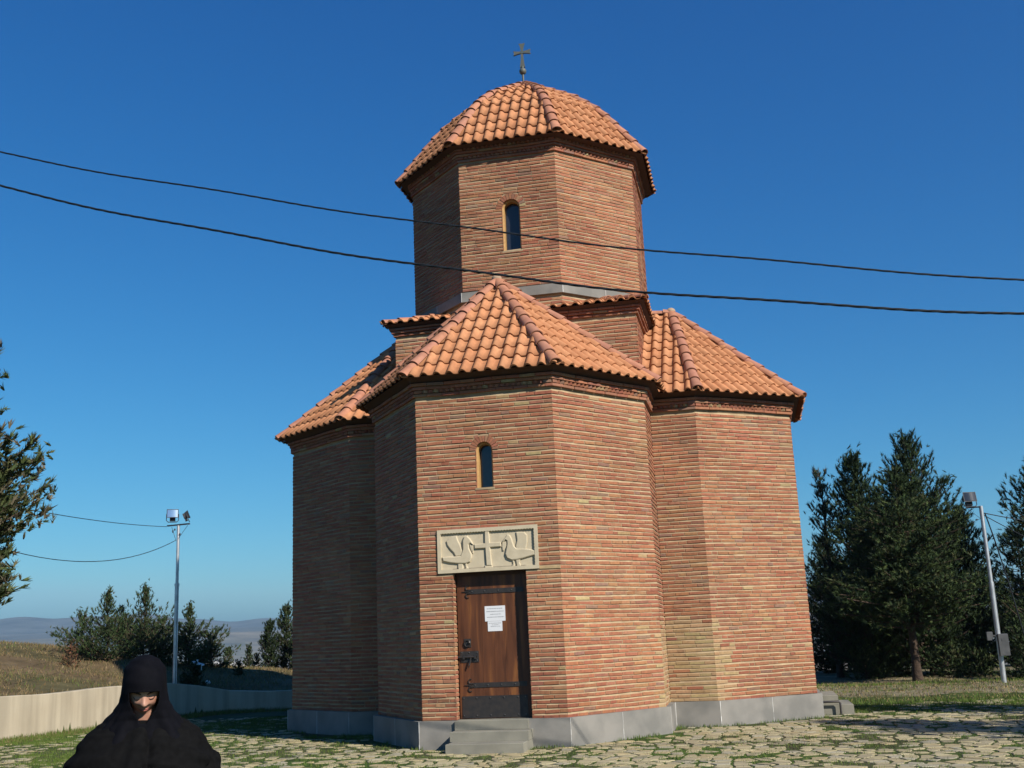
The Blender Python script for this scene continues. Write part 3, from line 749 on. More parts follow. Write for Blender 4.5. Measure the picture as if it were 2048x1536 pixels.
def ground_z(x, y):
    s, h = wall_side(x, y)
    z = 0.
    if s > .02 and x < 3:
        f = sstep(3.0, -1.0, x)
        z = f*(h-.05+mound(x, y)*sstep(0, 4.5, s)*1.0+.10*sstep(0, 3, s)+.05*n2(x, y, 1.1)*min(1, s))
    if x > 3.2:
        z = max(z, .10*sstep(1.5, 4.5, y-.15*(x-6))+.03*n2(x, y, 1.4)*sstep(1, 4, y))
    D = math.hypot(x-CAM.x, y-CAM.y)
    if D > 34 and y > 4:                       # the hill top ends and falls to the valley
        t = D-34; z -= .0035*t*t if t < 30 else 3.15+(t-30)*.19
        z = max(z, -44)
    return z
def far_z(az, D, z):
    """valley floor, foothills and ranges beyond"""
    if D < 700: return z
    z = -44+2.5*n2(az*9, D*.002, 1, 3)
    if D > 2500:
        r = sstep(2500, 5000, D); z += r*(132+14*n2(az*7, D*.0006, 1, 1)+5*n2(az*31, D*.002, 1, 2))
    if D > 5200:
        hgt = 205+26*math.sin(az*9+1)+16*math.sin(az*23+2)+9*math.sin(az*57)+5*math.sin(az*131+1)
        z = lerp(z, hgt-20, sstep(5300, 6700, D))
    if D > 7000: z = lerp(z, 60, sstep(7000, 8200, D))
    return z
def ground_tint(x, y, D, z):
    if D > 500:
        t = rnd()
        base = (.27, .23, .17)
        k = n2(x*.004, y*.003, 1, 5)
        c = mixc(base, (.14, .16, .12), sstep(-.2, .5, k))
        if 900 < D < 2600: c = mixc(c, (.33, .25, .17), .6*sstep(-.1, .4, n2(x*.006, y*.008, 1, 1)))
        if D > 4300: c = (.17, .18, .18)
        return c
    s, h = wall_side(x, y)
    if s > 0 and x < 3: return mixc((.19, .135, .075), (.12, .105, .05), sstep(-.4, .6, n2(x, y, .9, 2)+U(-.2, .2)))
    if x > 3 and y > 3.2+.2*n2(x, y, 2): return mixc((.30, .26, .17), (.14, .15, .06), sstep(0, .8, n2(x, y, 3, 2)+U(-.3, .3)))
    if x > 3 and y > 1.2: return (.075, .105, .03)
    return mixc((.085, .085, .045), (.06, .10, .025), sstep(-.5, .5, n2(x, y, 1.2, 4)))
def build_terrain():
    mb = MB(); az_l = []
    a = -180.
    while a < 180:
        az_l.append(a); a += .28 if -42 < a < -8 else .5 if a < 22 and a > -8 else 3.
    Dl = [0.0]; d = 6.
    while d < 60: Dl.append(d); d += .13 if 13 < d < 33 else .42
    while d < 9000: Dl.append(d); d *= 1.07
    na = len(az_l); vs = []; pos = []
    for D in Dl:
        for a in az_l:
            x = CAM.x+D*math.sin(R(a)); y = CAM.y+D*math.cos(R(a)); z = ground_z(x, y); z = far_z(R(a), D, z); pos.append((x, y, z))
    mb.v = pos
    for i in range(len(Dl)-1):
        for k in range(na):
            k2 = (k+1) % na; q = (i*na+k, i*na+k2, (i+1)*na+k2, (i+1)*na+k); x, y, z = pos[q[2]]
            mb.f.append(q[::-1]); mb.m.append(0); mb.c.append(ground_tint(x, y, Dl[i+1], z))
    o = mb.build('ground', 'ground', None, True); tag(o, kind='structure'); return o
build_terrain()
# ------------------------------------------------------------------ retaining wall
def build_wall():
    mb = MB(); xy = [(p[0], p[1]) for p in WALL]; out = []
    # refine
    pts = []
    for (x0, y0, h0), (x1, y1, h1) in zip(WALL, WALL[1:]):
        m = max(1, int(math.hypot(x1-x0, y1-y0)/.4))
        for q in range(m): t = q/m; pts.append((lerp(x0, x1, t), lerp(y0, y1, t), lerp(h0, h1, t)))
    pts.append(WALL[-1]); rows = []
    for k, (x, y, h) in enumerate(pts):
        a = pts[max(0, k-1)]; b = pts[min(len(pts)-1, k+1)]; d = Vector((b[0]-a[0], b[1]-a[1])).normalized(); n = Vector((d.y, -d.x))
        hh = h+.012*math.sin(k*.8)+U(-.004, .004); w_ = .11
        f = lambda o, z: (x+n.x*o, y+n.y*o, z)
        rows.append([f(w_, -.3), f(w_, hh-.012), f(w_-.012, hh), f(-w_+.012, hh), f(-w_, hh-.012), f(-w_, -.3)])
    mb.grid(rows, 0)
    for k in range(10, len(pts)-1, 19):       # dark construction joints
        (x0, y0, h0), (x1, y1, h1) = pts[k], pts[k+1]; d = Vector((x1-x0, y1-y0)).normalized(); n = Vector((d.y, -d.x)); q = 0
        while q < 8:
            za, zb = (h0-.03)*q/8, (h0-.03)*(q+1)/8; j = U(-.004, .004); mb.box((x0+n.x*.1095+d.x*j, y0+n.y*.1095+d.y*j, za), (d.x*.007, d.y*.007, 0), (n.x*.0025, n.y*.0025, 0), (0, 0, zb-za-.001), 1); q += 1
    o = mb.build('retaining_wall', ['concrete', 'box']); tag(o, 'low curved concrete retaining wall in front of the dry grassy bank', 'wall')
    m = MT['concrete']; n = m.node_tree.nodes; L = m.node_tree.links; b = n['Principled BSDF']; src = b.inputs['Base Color'].links[0].from_socket
    g = n.new('ShaderNodeNewGeometry'); mp = n.new('ShaderNodeMapping'); mp.inputs['Scale'].default_value = (3, 3, .25); L.new(g.outputs['Position'], mp.inputs[0])
    t = n.new('ShaderNodeTexNoise'); t.inputs['Scale'].default_value = 1.6; t.inputs['Detail'].default_value = 7; L.new(mp.outputs[0], t.inputs['Vector'])
    r = n.new('ShaderNodeMapRange'); r.inputs[1].default_value = .36; r.inputs[2].default_value = .6; r.inputs[3].default_value = .80; r.inputs[4].default_value = 1.04; L.new(t.outputs['Fac'], r.inputs[0])
    vm = n.new('ShaderNodeVectorMath'); vm.operation = 'SCALE'; L.new(src, vm.inputs[0]); L.new(r.outputs[0], vm.inputs['Scale']); L.new(vm.outputs[0], b.inputs['Base Color'])
build_wall()
# ------------------------------------------------------------------ crazy paving: irregular stones cut as cells round jittered points
def inside_church(x, y, m=.12):
    ax, ay = abs(x), abs(y)
    if y < 0 and ay > ax: F, E_ = FS, ES
    else: F, E_ = FE, EE
    u, v = (ax, ay) if ay > ax else (ay, ax)
    return v < F+m and u < RHO+m+.05 and u+v < 1.06+F+m*1.4
def build_paving():
    mb = MB(); cs = .205; X0, X1, Y0, Y1 = -10.4, 13.5, -14.5, 3.3
    nx, ny = int((X1-X0)/cs), int((Y1-Y0)/cs); pt = {}
    for i in range(-1, nx+1):
        for j in range(-1, ny+1): pt[i, j] = (X0+(i+U(.02, .98))*cs, Y0+(j+U(.02, .98))*cs)
    joints = []
    for i in range(nx):
        for j in range(ny):
            c = pt[i, j]; cx, cy = c
            D = math.hypot(cx-CAM.x, cy-CAM.y)
            if wall_side(cx, cy)[0] > -.45 or inside_church(cx, cy): continue
            if cx > 3 and cy > 1.9+.6*n2(cx, cy, 1.1, 3): continue
            green = .26+sstep(2.0, -6.0, cx)*.6+sstep(-3.5, 1.0, cy)*.55*(cx > 3)+.35*sstep(.1, .5, n2(cx, cy, 1.3, 6))
            if rnd() < green*.55: joints.append((cx, cy, .2)); continue
            g = U(.004, .013)+.05*green*rnd()
            poly = [(cx-.5, cy-.5), (cx+.5, cy-.5), (cx+.5, cy+.5), (cx-.5, cy+.5)]
            for a in (-2, -1, 0, 1, 2):
                for b in (-2, -1, 0, 1, 2):
                    if (a or b) and (i+a, j+b) in pt:
                        q = pt[i+a, j+b]; dx, dy = q[0]-cx, q[1]-cy; L = math.hypot(dx, dy); dx /= L; dy /= L; lim = L/2-g; new = []
                        for k in range(len(poly)):
                            p, p2 = poly[k], poly[(k+1) % len(poly)]; s1 = (p[0]-cx)*dx+(p[1]-cy)*dy-lim; s2 = (p2[0]-cx)*dx+(p2[1]-cy)*dy-lim
                            if s1 <= 0: new.append(p)
                            if s1*s2 < 0: t = s1/(s1-s2); new.append((p[0]+(p2[0]-p[0])*t, p[1]+(p2[1]-p[1])*t))
                        poly = new
                        if not poly: break
                if not poly: break
            if len(poly) < 3: continue
            # roughen outline
            out = []
            for k in range(len(poly)):
                p, p2 = poly[k], poly[(k+1) % len(poly)]; L = math.hypot(p2[0]-p[0], p2[1]-p[1])
                if L < .02: continue
                out.append((lerp(p[0], cx, U(.01, .07)), lerp(p[1], cy, U(.01, .07))))
                if L > .12: m = U(.35, .65); out.append((lerp(p[0], p2[0], m)+U(-.009, .009), lerp(p[1], p2[1], m)+U(-.009, .009)))
            if len(out) < 3: continue
            zt = U(.004, .012); sx, sy = U(-.014, .014), U(-.014, .014); e = .9
            zf = lambda x, y: zt+(x-cx)*sx+(y-cy)*sy
            c_ = random.choice([(.50, .43, .25), (.48, .41, .25), (.53, .46, .28), (.44, .38, .24), (.50, .41, .23), (.43, .39, .28)]); k_ = U(.84, 1.1); c_ = tuple(v*k_ for v in c_)
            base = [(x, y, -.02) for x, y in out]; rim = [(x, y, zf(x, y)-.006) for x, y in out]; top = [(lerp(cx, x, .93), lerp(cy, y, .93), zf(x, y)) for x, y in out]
            n = len(out)
            for k in range(n):
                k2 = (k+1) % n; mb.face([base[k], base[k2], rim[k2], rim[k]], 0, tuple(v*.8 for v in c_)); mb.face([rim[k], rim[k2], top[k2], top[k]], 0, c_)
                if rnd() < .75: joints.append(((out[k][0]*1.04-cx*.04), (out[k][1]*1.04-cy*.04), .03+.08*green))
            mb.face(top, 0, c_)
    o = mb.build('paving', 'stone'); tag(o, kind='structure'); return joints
JOINTS = build_paving()
# ------------------------------------------------------------------ grass
def blade(mb, x, y, z, h, w_, c, lean=.5):
    a = U(0, 6.283); lx, ly = math.cos(a)*h*lean*rnd(), math.sin(a)*h*lean*rnd(); b = U(0, 6.283); wx, wy = math.cos(b)*w_, math.sin(b)*w_
    mb.face([(x-wx, y-wy, z), (x+wx, y+wy, z), (x+lx, y+ly, z+h)], 0, c)
GR = [(.11, .18, .03), (.09, .155, .027), (.14, .20, .04), (.17, .19, .055), (.075, .13, .027)]
DRY = [(.25, .175, .09), (.20, .14, .07), (.29, .22, .12), (.17, .12, .06), (.14, .12, .05), (.12, .12, .045)]
def green_grass():
    mb = MB()
    for (x, y, r) in JOINTS:
        D = math.hypot(x-CAM.x, y-CAM.y)
        if not (6 < D < 26): continue
        if x > CAM.x+.75*(y-CAM.y)*.8+4 and D < 9: continue
        for _ in range(int(U(1, 3) if r < .1 else U(26, 46))):
            a, q = U(0, 6.283), r*math.sqrt(rnd())
            blade(mb, x+q*math.cos(a), y+q*math.sin(a), -.005, U(.012, .032) if r < .1 else U(.02, .05), U(.003, .006), random.choice(GR), .9)
    PO2 = offset(OUT, .10)           # a fringe against the plinth
    for k in range(len(PO2)):
        a, b = Vector(PO2[k]), Vector(PO2[(k+1) % len(PO2)])
        for _ in range(int((b-a).length*120)):
            p = a.lerp(b, rnd()); 
            if n2(p.x, p.y, 3, 1) > -.1: blade(mb, p.x+U(-.03, .05), p.y+U(-.05, .03), 0, U(.02, .07), .005, random.choice(GR))
    for _ in range(30000):           # green strips: far edge of the plaza on the right, foot of the retaining wall
        if rnd() < .5:
            x, y = U(4.4, 12), U(.6, 7.2)
            if y > 2.6+.25*n2(x, y, 2, 1) and rnd() < .8 and y < 6: continue
            blade(mb, x, y, ground_z(x, y), U(.03, .09), .006, random.choice(GR))
        else:
            t = rnd()**1.4; k = min(9, int(t*10)); p, q = WALL[k+1], WALL[k+2]; u = rnd(); x, y = lerp(p[0], q[0], u), lerp(p[1], q[1], u)
            d = Vector((q[0]-p[0], q[1]-p[1])).normalized(); o = U(.13, 1.0)**1.0
            blade(mb, x+d.y*o, y-d.x*o, 0, U(.03, .10)*(1.2-o*.6), .006, random.choice(GR if rnd() < .7 else DRY))
    o = mb.build('grass', 'blade'); tag(o, kind='stuff')
green_grass()
def dry_grass():
    mb = MB(); n = 0
    while n < 70000:
        x, y = U(-32, 2), U(-8, 17)
        s, h = wall_side(x, y); D = math.hypot(x-CAM.x, y-CAM.y)
        if s < .12 or D > 41: continue
        if n2(x, y, 1.6, 9)+U(-.5, .5) < -.25: continue
        n += 1; z = ground_z(x, y)
        g = sstep(-.1, .6, n2(x, y, .8, 2)); c = random.choice(DRY) if rnd() > g*.2 else random.choice(GR)
        blade(mb, x, y, z-.01, U(.03, .12), .010, c, 1.0)
    o = mb.build('dry_grass', 'blade'); tag(o, kind='stuff')
    mb = MB()
    for _ in range(9000):
        x, y = U(4.2, 13), U(2.2, 9)
        blade(mb, x, y, ground_z(x, y)-.005, U(.02, .05), .010, tuple(v*1.4 for v in random.choice(DRY)), 1.2)
    o = mb.build('verge_grass', 'blade'); tag(o, kind='stuff')
dry_grass()
# ------------------------------------------------------------------ trees
NG = [(.050, .085, .030), (.040, .070, .028), (.065, .095, .035), (.055, .075, .040), (.080, .080, .045)]
def tuft(mb, p, d, L, n, cols, w_=.010):
    d = d.normalized(); a = d.orthogonal().normalized(); b = d.cross(a); c = random.choice(cols); k = U(.75, 1.25)
    c = (c[0]*k, c[1]*k, c[2]*k)
    for q in range(n):
        an = U(0, 6.283); sp = U(.25, 1.0); r = (a*math.cos(an)+b*math.sin(an)); e = (d+r*sp).normalized()*L*U(.7, 1.2)
        s = e.cross(r if rnd() < .5 else d).normalized()*w_
        o = p-d*U(0, L*.8)
        mb.face([o-s, o+s, o+e], 0, c)
def conifer(name, loc, H, prof, label, cat='tree', group=None, crown0=.15, spacing=.28, per=5, seed=1, rise=.35, tl=.13, tn=9, tw=.011, cols=NG, trunk_r=None, lean=0, gap=.1, azr=None, twig=.16, fz=.05):
    random.seed(seed); root = empty(name, loc); tag(root, label, cat, group); tr = MB(); cm = MB()
    r0 = trunk_r or H*.018; rows = []
    cx = lambda z: Vector((lean*max(0, z/H)**1.3+.03*H*.05*math.sin(z*1.3+seed), .02*math.sin(z*1.7+seed), z))
    tr.tube([cx(H*q/12*.97) for q in range(13)], [r0*(1.25 if q == 0 else 1)*(1-q/12.6) for q in range(13)], 9)
    z = H*crown0
    while z < H*.985:
        f = min(1, max(0, (z-H*crown0)/(H*(1-crown0)))); rad = max(.02, prof(min(.999, max(0, f))).real)
        for _ in range(per):
            az = U(0, 6.283) if azr is None else U(*azr)
            L = rad*U(.55, 1.12)
            if rnd() < gap or L < .04: L *= .4
            o = Vector((math.cos(az), math.sin(az), 0)); base = cx(z+U(-.1, .1)); pts = []
            rs = rise*U(.6, 1.5)*(.4+f)
            for q in range(6):
                t = q/5; pts.append(base+o*L*t+Vector((0, 0, L*(rs*t*t*1.3-.10*t*(1-f)+.12*t))))
            rb = max(.006, r0*.35*(1-f)+.006)
            tr.tube(pts, [rb*(1-.8*q/5) for q in range(6)], 4, cap=False)
            nt = max(3, int(L/twig*2.3))
            for q in range(nt):
                t = .18+.82*(q+rnd())/nt; i = min(4, int(t*5)); P = pts[i].lerp(pts[i+1], t*5-i); d = (pts[i+1]-pts[i]).normalized()
                side = d.cross(Vector((0, 0, 1))).normalized()*random.choice((-1, 1)); sl_ = L*.34*(1.15-t)*U(.5, 1.2)+.05
                sd2 = (d*.8+side*U(.3, 1.1)+Vector((0, 0, U(-.15, .5)))).normalized(); m = max(1, int(sl_/(twig*.7)))
                for s in range(m):
                    w = (s+rnd())/m; tuft(cm, P+sd2*sl_*w+Vector((random.gauss(0, fz), random.gauss(0, fz), .2*sl_*w*w+random.gauss(0, fz))), sd2*.7+Vector((U(-.8, .8), U(-.8, .8), U(-.3, 1))), tl*U(.6, 1.15), tn, cols, tw)
            for s in range(3): tuft(cm, pts[-1]-d*s*tl*.5, d+Vector((0, 0, .5)), tl*1.2, tn, cols, tw)
        z += spacing*U(.7, 1.3)
    for q in range(12): tuft(cm, cx(H*(1-.006*q))+Vector((random.gauss(0, .02+.006*q), random.gauss(0, .02+.006*q), 0)), Vector((U(-1, 1), U(-1, 1), 1)), tl, tn, cols, tw)
    tr.build('trunk', 'bark', root, True); cm.build('crown', 'needles', root); return root
def at(azdeg, D, dz=0):
    x, y = CAM.x+D*math.sin(R(azdeg)), CAM.y+D*math.cos(R(azdeg)); return (x, y, ground_z(x, y)+dz)
P_pine = lambda w_: (lambda f: w_*(1-f)**.8*(.75+.35*math.sin(f*9)))
P_spire = lambda w_: (lambda f: w_*(1-f)**2.0*(.6+.4*sstep(-.1, .2, f))+.17*(1-f)**.5*(1+.4*math.sin(f*21+w_*5)))
P_bush = lambda w_: (lambda f: w_*(1-f)**.85*(.8+.35*math.sin(f*9+w_*7))*(.55+.45*sstep(-.1, .2, f))+.06)
P_fat = lambda w_: (lambda f: w_*(1-f)**.72*(.6+.4*sstep(0, .2, f))*(.92+.12*math.sin(f*19+w_))+.05)
P_cone = lambda w_: (lambda f: w_*(1-f)**.95*(.5+.5*sstep(0, .2, f))+.06)
P_col = lambda w_: (lambda f: w_*math.sin(math.pi*(.18+.78*f))**.8*(1-.55*f)+.05)
BRN = NG+[(.12, .085, .055), (.10, .08, .05), (.13, .10, .07)]
DK = [(.040, .066, .024), (.032, .056, .024), (.048, .072, .026), (.040, .060, .034)]
DKB = DK+[(.085, .115, .036), (.095, .10, .045), (.07, .10, .034), (.06, .09, .03)]
def T(name, azd, D, H, prof, label, **k): return conifer(name, at(azd, D, -.05), H, prof, label, **k)
# left edge
def P_left(f): return 2.6*sstep(-.25, .24, f)*(1-f)**.5*(.86+.16*math.sin(f*17+1))
LB = [(.08, .105, .035), (.10, .11, .04), (.06, .085, .03), (.12, .11, .055), (.05, .07, .03), (.15, .125, .08)]
conifer('pine_tree', (-6.95, -8.75, -.05), 5.2, P_left, 'big shaggy pine with brownish tufts cut off by the left edge', crown0=.30, spacing=.115, per=16, seed=11, rise=.35, tl=.11, tn=11, tw=.013, cols=LB, gap=.1, twig=.12, fz=.07, azr=(-2.0, 2.2))
# group behind the lamp pole
BGR = [(.06, .10, .035), (.05, .085, .03), (.075, .11, .04), (.11, .10, .055), (.045, .08, .03), (.09, .11, .05)]
g = 'young pines on the bank behind the lamp pole'
kw = dict(group=g, tl=.08, tn=11, tw=.009, fz=.06, twig=.12, cols=BGR)
T('pine_tree', -31.7, 33, 1.9, P_spire(1.35), 'bushy young pine on the bank, second from the left in its group', seed=21, crown0=.05, spacing=.14, per=7, rise=.7, gap=.25, **kw)
T('pine_tree', -30.05, 34, 2.2, P_spire(1.4), 'tallest young pine on the bank, just left of the lamp pole', seed=22, crown0=.05, spacing=.14, per=7, rise=.8, gap=.25, **kw)
T('pine_tree', -27.95, 34.5, 1.8, P_spire(1.5), 'young pine on the bank directly behind and right of the lamp pole', seed=23, crown0=.04, spacing=.13, per=8, rise=.6, gap=.2, **kw)
T('pine_tree', -32.8, 34, 1.15, P_bush(.9), 'lowest young pine at the left end of the group on the bank', seed=24, crown0=.05, spacing=.14, per=7, rise=.5, gap=.2, **kw)
T('pine_tree', -26.9, 35, 1.1, P_bush(.95), 'short rounded young pine at the right end of the group on the bank', seed=25, crown0=.03, spacing=.12, per=8, rise=.4, gap=.1, **kw)
T('pine_tree', -29.2, 36, 1.3, P_bush(1.5), 'dense low young pine hidden behind the lamp pole', seed=26, crown0=.03, spacing=.12, per=9, rise=.4, gap=.1, **kw)
T('pine_tree', -30.9, 35.5, 1.2, P_bush(1.4), 'dense low young pine filling the gap between the two ragged tips', seed=27, crown0=.03, spacing=.12, per=9, rise=.4, gap=.1, **kw)
T('shrub', -33.25, 31.0, .55, lambda f: .3*(1-f)**.5, 'small reddish bush on the crest of the bank', cat='bush', seed=31, crown0=.02, spacing=.09, per=5, tl=.06, tn=6, cols=[(.24, .11, .06), (.18, .10, .06), (.12, .09, .04)], twig=.08)
T('shrub', -27.75, 29.6, .55, lambda f: .34*(1-f)**.4, 'small dark bush behind the retaining wall right of the lamp pole', cat='bush', seed=32, crown0=.02, spacing=.06, per=8, tl=.06, cols=DK, twig=.08)
gc = 'small cypresses by the church on the left'
kw = dict(group=gc, tl=.075, tn=9, tw=.011, twig=.10, fz=.035)
T('cypress_tree', -24.15, 40, 1.65, P_col(.36), 'dark slim cypress left of its taller neighbour by the left church wall', seed=41, crown0=.02, spacing=.075, per=8, rise=.8, cols=DK, **kw)
T('cypress_tree', -23.35, 40, 2.2, P_col(.42), 'taller green cypress nearest the shaded left church wall', seed=42, crown0=.03, spacing=.08, per=8, rise=.8, cols=NG, **kw)
T('cypress_tree', -22.6, 39, 1.45, P_col(.5), 'bushy green cypress half hidden by the left church wall', seed=43, crown0=.03, spacing=.08, per=8, rise=.8, cols=NG, **kw)
gs = 'tiny young conifers in front of the distant town'
for k, (a_, D, h, lb) in enumerate(((-26.15, 43, .95, 'tiny young conifer just right of the bank pines, before the distant town'), (-25.15, 43, 1.1, 'tiny slim conifer in the middle before the distant town'), (-24.75, 42, .65, 'tiny low conifer beside the dark slim cypress'))):
    T('young_conifer', a_, D, h, P_col(.2), lb, group=gs, seed=50+k, crown0=.02, spacing=.07, per=5, rise=.8, tl=.06, cols=NG, twig=.09, fz=.03)
T('shrub', -25.6, 33, .36, lambda f: .16*(1-f)**.4, 'tiny dark bush on the edge of the bank before the town', cat='bush', seed=60, crown0=.02, spacing=.06, per=6, tl=.05, cols=DK, twig=.08)
# right-hand grove
kw = dict(group='tall dark conifers right of the church', tl=.12, tn=13, tw=.010, gap=.12, fz=.10, twig=.16)
T('pine_tree', 7.3, 28.6, 5.0, lambda f: 2.45*(1-f)**.6*(.45+.6*sstep(-.1, .25, f))*(.9+.15*math.sin(f*13)), 'large front pine with bare reddish trunk right of the church', seed=71, crown0=.27, spacing=.16, per=10, rise=.1, cols=DKB+NG[:2], trunk_r=.11, **kw)
T('cypress_tree', 8.1, 31.2, 6.2, P_fat(2.1), 'tallest pointed conifer behind the front pine', seed=72, crown0=.05, spacing=.15, per=10, rise=.5, cols=DK+NG[:1], **kw)
T('cypress_tree', 5.4, 31, 5.85, P_fat(1.75), 'second tall pointed conifer, nearer the church than the tallest one', seed=73, crown0=.03, spacing=.15, per=10, rise=.5, cols=DK+NG[:1], **kw)
T('pine_tree', 3.85, 31.5, 5.5, lambda f: .7*(1-f)**.4*(.5+.6*math.sin(f*10+1)**2), 'thin sparse pine with feathery top beside the right church wall', seed=74, crown0=.1, spacing=.22, per=5, rise=.7, cols=BRN, **kw)
T('pine_tree', 10.0, 32, 4.3, P_fat(1.5), 'shorter conifer left of the right lamp pole', seed=75, crown0=.03, spacing=.16, per=9, rise=.4, cols=DK, **kw)
T('pine_tree', 13.7, 31, 5.4, P_bush(2.0), 'ragged pine cut off by the right edge of the view', seed=76, crown0=.03, spacing=.17, per=9, rise=.5, cols=DKB, **kw)
T('pine_tree', 6.2, 35, 4.8, P_fat(2.4), 'dense dark conifer deep in the grove behind the front pine', seed=77, crown0=.01, spacing=.17, per=9, rise=.3, cols=DK, **kw)
T('pine_tree', 9.3, 36, 4.4, P_fat(2.4), 'dense dark conifer at the back of the grove, left of the lamp pole', seed=78, crown0=.01, spacing=.17, per=9, rise=.3, cols=DK, **kw)
T('pine_tree', 3.6, 35, 4.0, P_fat(1.8), 'dark conifer at the back of the grove next to the church wall', seed=79, crown0=.01, spacing=.17, per=9, rise=.3, cols=DK, **kw)
T('pine_tree', 12.4, 36, 3.9, P_fat(2.2), 'dark conifer at the back of the grove by the right edge', seed=80, crown0=.01, spacing=.17, per=9, rise=.3, cols=DK, **kw)
gu = 'low bushes at the foot of the grove'
for k, (a_, D, h, lb) in enumerate(((5.0, 30.2, .9, 'low bush under the trees next to the church steps'), (8.7, 30, .7, 'low yellow green bush right of the reddish trunk'), (10.0, 29.5, .55, 'low bush left of the foot of the right lamp pole'), (12.0, 28.5, 1.3, 'light green bush right of the right lamp pole'), (6.3, 31, 1.0, 'dark low bush left of the reddish trunk'))):
    T('shrub', a_, D, h, lambda f: .6*(1-f)**.5, lb, cat='bush', group=gu, seed=90+k, crown0=.02, spacing=.11, per=8, rise=.4, tl=.08, tw=.012, cols=DKB if k != 3 else NG, twig=.12)
# trees standing to the right of the view: their shadows fall across the plaza and the grove
kw = dict(group='pines to the right of the plaza', tl=.2, tn=8, tw=.022, fz=.1, twig=.2)
conifer('pine_tree', (13.0, -8.2, -.05), 7.0, P_fat(2.6), 'pine right of the plaza that shades the paving', seed=101, crown0=.15, spacing=.24, per=8, cols=DK, **kw)
conifer('pine_tree', (12.6, -4.2, -.05), 6.3, P_fat(2.4), 'shorter pine right of the plaza behind the first one', seed=103, crown0=.12, spacing=.24, per=8, cols=DK, **kw)
conifer('pine_tree', (17.8, 4.6, -.05), 7.5, P_bush(2.6), 'pine right of the plaza nearest the grove', seed=102, crown0=.12, spacing=.24, per=8, cols=DK, **kw)
random.seed(5)
# ------------------------------------------------------------------ lamp poles
def floodlight(parent, pos, yawd, pitchd, s=1., lit=False):
    """box-shaped floodlight: housing, lens, stirrup"""
    M_ = Matrix.Translation(Vector(pos)) @ Matrix.Rotation(R(yawd), 4, 'Z') @ Matrix.Rotation(R(pitchd), 4, 'X')
    def X(mb): mb.v = [tuple(M_ @ Vector((p[0]*s, p[1]*s, p[2]*s))) for p in mb.v]
    mb = MB(); rows = []
    for (y, w_, h) in ((-.07, .15, .115), (-.07, .135, .10), (-.05, .14, .105), (.03, .11, .08), (.09, .06, .05)):
        rows.append([(-w_, y, -h), (w_, y, -h), (w_, y, h), (-w_, y, h)])
    mb.grid(rows[:1]+rows[2:], 0, close=True); mb.face(rows[-1], 0)
    mb.grid([rows[0], rows[1]], 0, close=True)
    for q in range(6): mb.bar((-.10+q*.038, .03, -.07), (-.094+q*.038, .11, .07), 0)
    mb.bar((-.07, .02, -.17), (.07, .10, -.085), 0); X(mb)
    h = mb.build('floodlight', 'dark', parent)
    mb = MB(); mb.grid([[(-.132+.264*i/8, -.066-.012*math.sin(math.pi*i/8), -.098+.196*j/6) for i in range(9)] for j in range(7)]); X(mb); mb.build('lens', 'reflector' if lit else 'glass', h)
    mb = MB()
    for sx in (-1, 1): mb.tube([(sx*.155, 0, 0), (sx*.155, 0, -.17), (sx*.11, 0, -.215)], .010, 6)
    mb.tube([(-.11, 0, -.215), (.11, 0, -.215)], .012, 6); X(mb); mb.build('stirrup', 'dark', h)
def wirepts(a, b, sag, n=24):
    a, b = Vector(a), Vector(b); return [a.lerp(b, t)-Vector((0, 0, sag*4*t*(1-t))) for t in np.linspace(0, 1, n)]
lp = Vector(at(-28.6, 30)); lp.z = .80
pole = empty('lamp_pole', lp); tag(pole, 'bright steel lamp pole with two floodlights on the grassy bank at left', 'lamp pole', 'lamp poles')
mb = MB(); mb.tube([(0, 0, -.3), (0, 0, 2.35)], .052, 14); mb.tube([(0, 0, 2.33), (0, 0, 2.40)], .062, 14); mb.tube([(0, 0, 2.38), (0, 0, 3.88)], .040, 14)
mb.tube([(0, 0, .55), (0, 0, .575)], .056, 14, 0); mb.build('pole', 'steel', pole, True)
mb = MB(); mb.bar((-.36, -.02, 3.88), (.36, .02, 3.915), 0); mb.tube([(-.22, 0, 3.86), (-.03, -.05, 3.5)], .006, 5); mb.tube([(.3, 0, 3.86), (.05, -.04, 3.55)], .006, 5)
mb.sphere((-.17, -.01, 3.74), (.02, .02, .04)); mb.sphere((-.10, -.02, 3.78), (.02, .02, .03)); mb.sphere((.07, -.02, 3.65), (.02, .02, .035)); mb.build('crossarm', 'dark', pole)
floodlight(pole, (-.20, 0, 4.19), 38, -8, .98, True); floodlight(pole, (.26, 0, 4.13), 128, -22, .85)
pole.rotation_euler.z = R(-12)
rp = Vector(at(11.03, 27)); rp.z -= .05
pole2 = empty('lamp_pole', rp); tag(pole2, 'dull steel lamp pole with one floodlight and a meter box among the trees at right', 'lamp pole', 'lamp poles')
mb = MB(); mb.tube([(0, 0, -.2), (.01, 0, 2.2)], .055, 14); mb.tube([(.01, 0, 2.18), (.012, 0, 3.88)], .043, 14); mb.build('pole', 'steel', pole2, True)
mb = MB(); mb.tube([(.03, 0, 3.86), (-.30, 0, 3.86)], .017, 8); mb.tube([(-.28, 0, 3.84), (-.04, -.05, 3.6)], .004, 5); mb.tube([(-.03, -.05, 3.6), (-.10, -.05, 3.57), (-.2, -.06, 3.53)], .005, 5)
mb.sphere((-.12, -.05, 3.575), (.03, .02, .018)); mb.sphere((-.2, -.06, 3.53), (.018, .018, .02)); mb.build('bracket', 'dark', pole2)
floodlight(pole2, (-.22, 0, 4.08), 14, -12, .98)
mb = MB(); block(mb, -.03, .17, -.19, -.05, .62, 1.08, e=.015); mb.bar((.03, -.196, .93), (.08, -.188, .98), 1); mb.bar((-.02, -.05, .7), (.1, .0, .74), 0)
mb.build('meter_box', ['box', 'dark'], pole2)
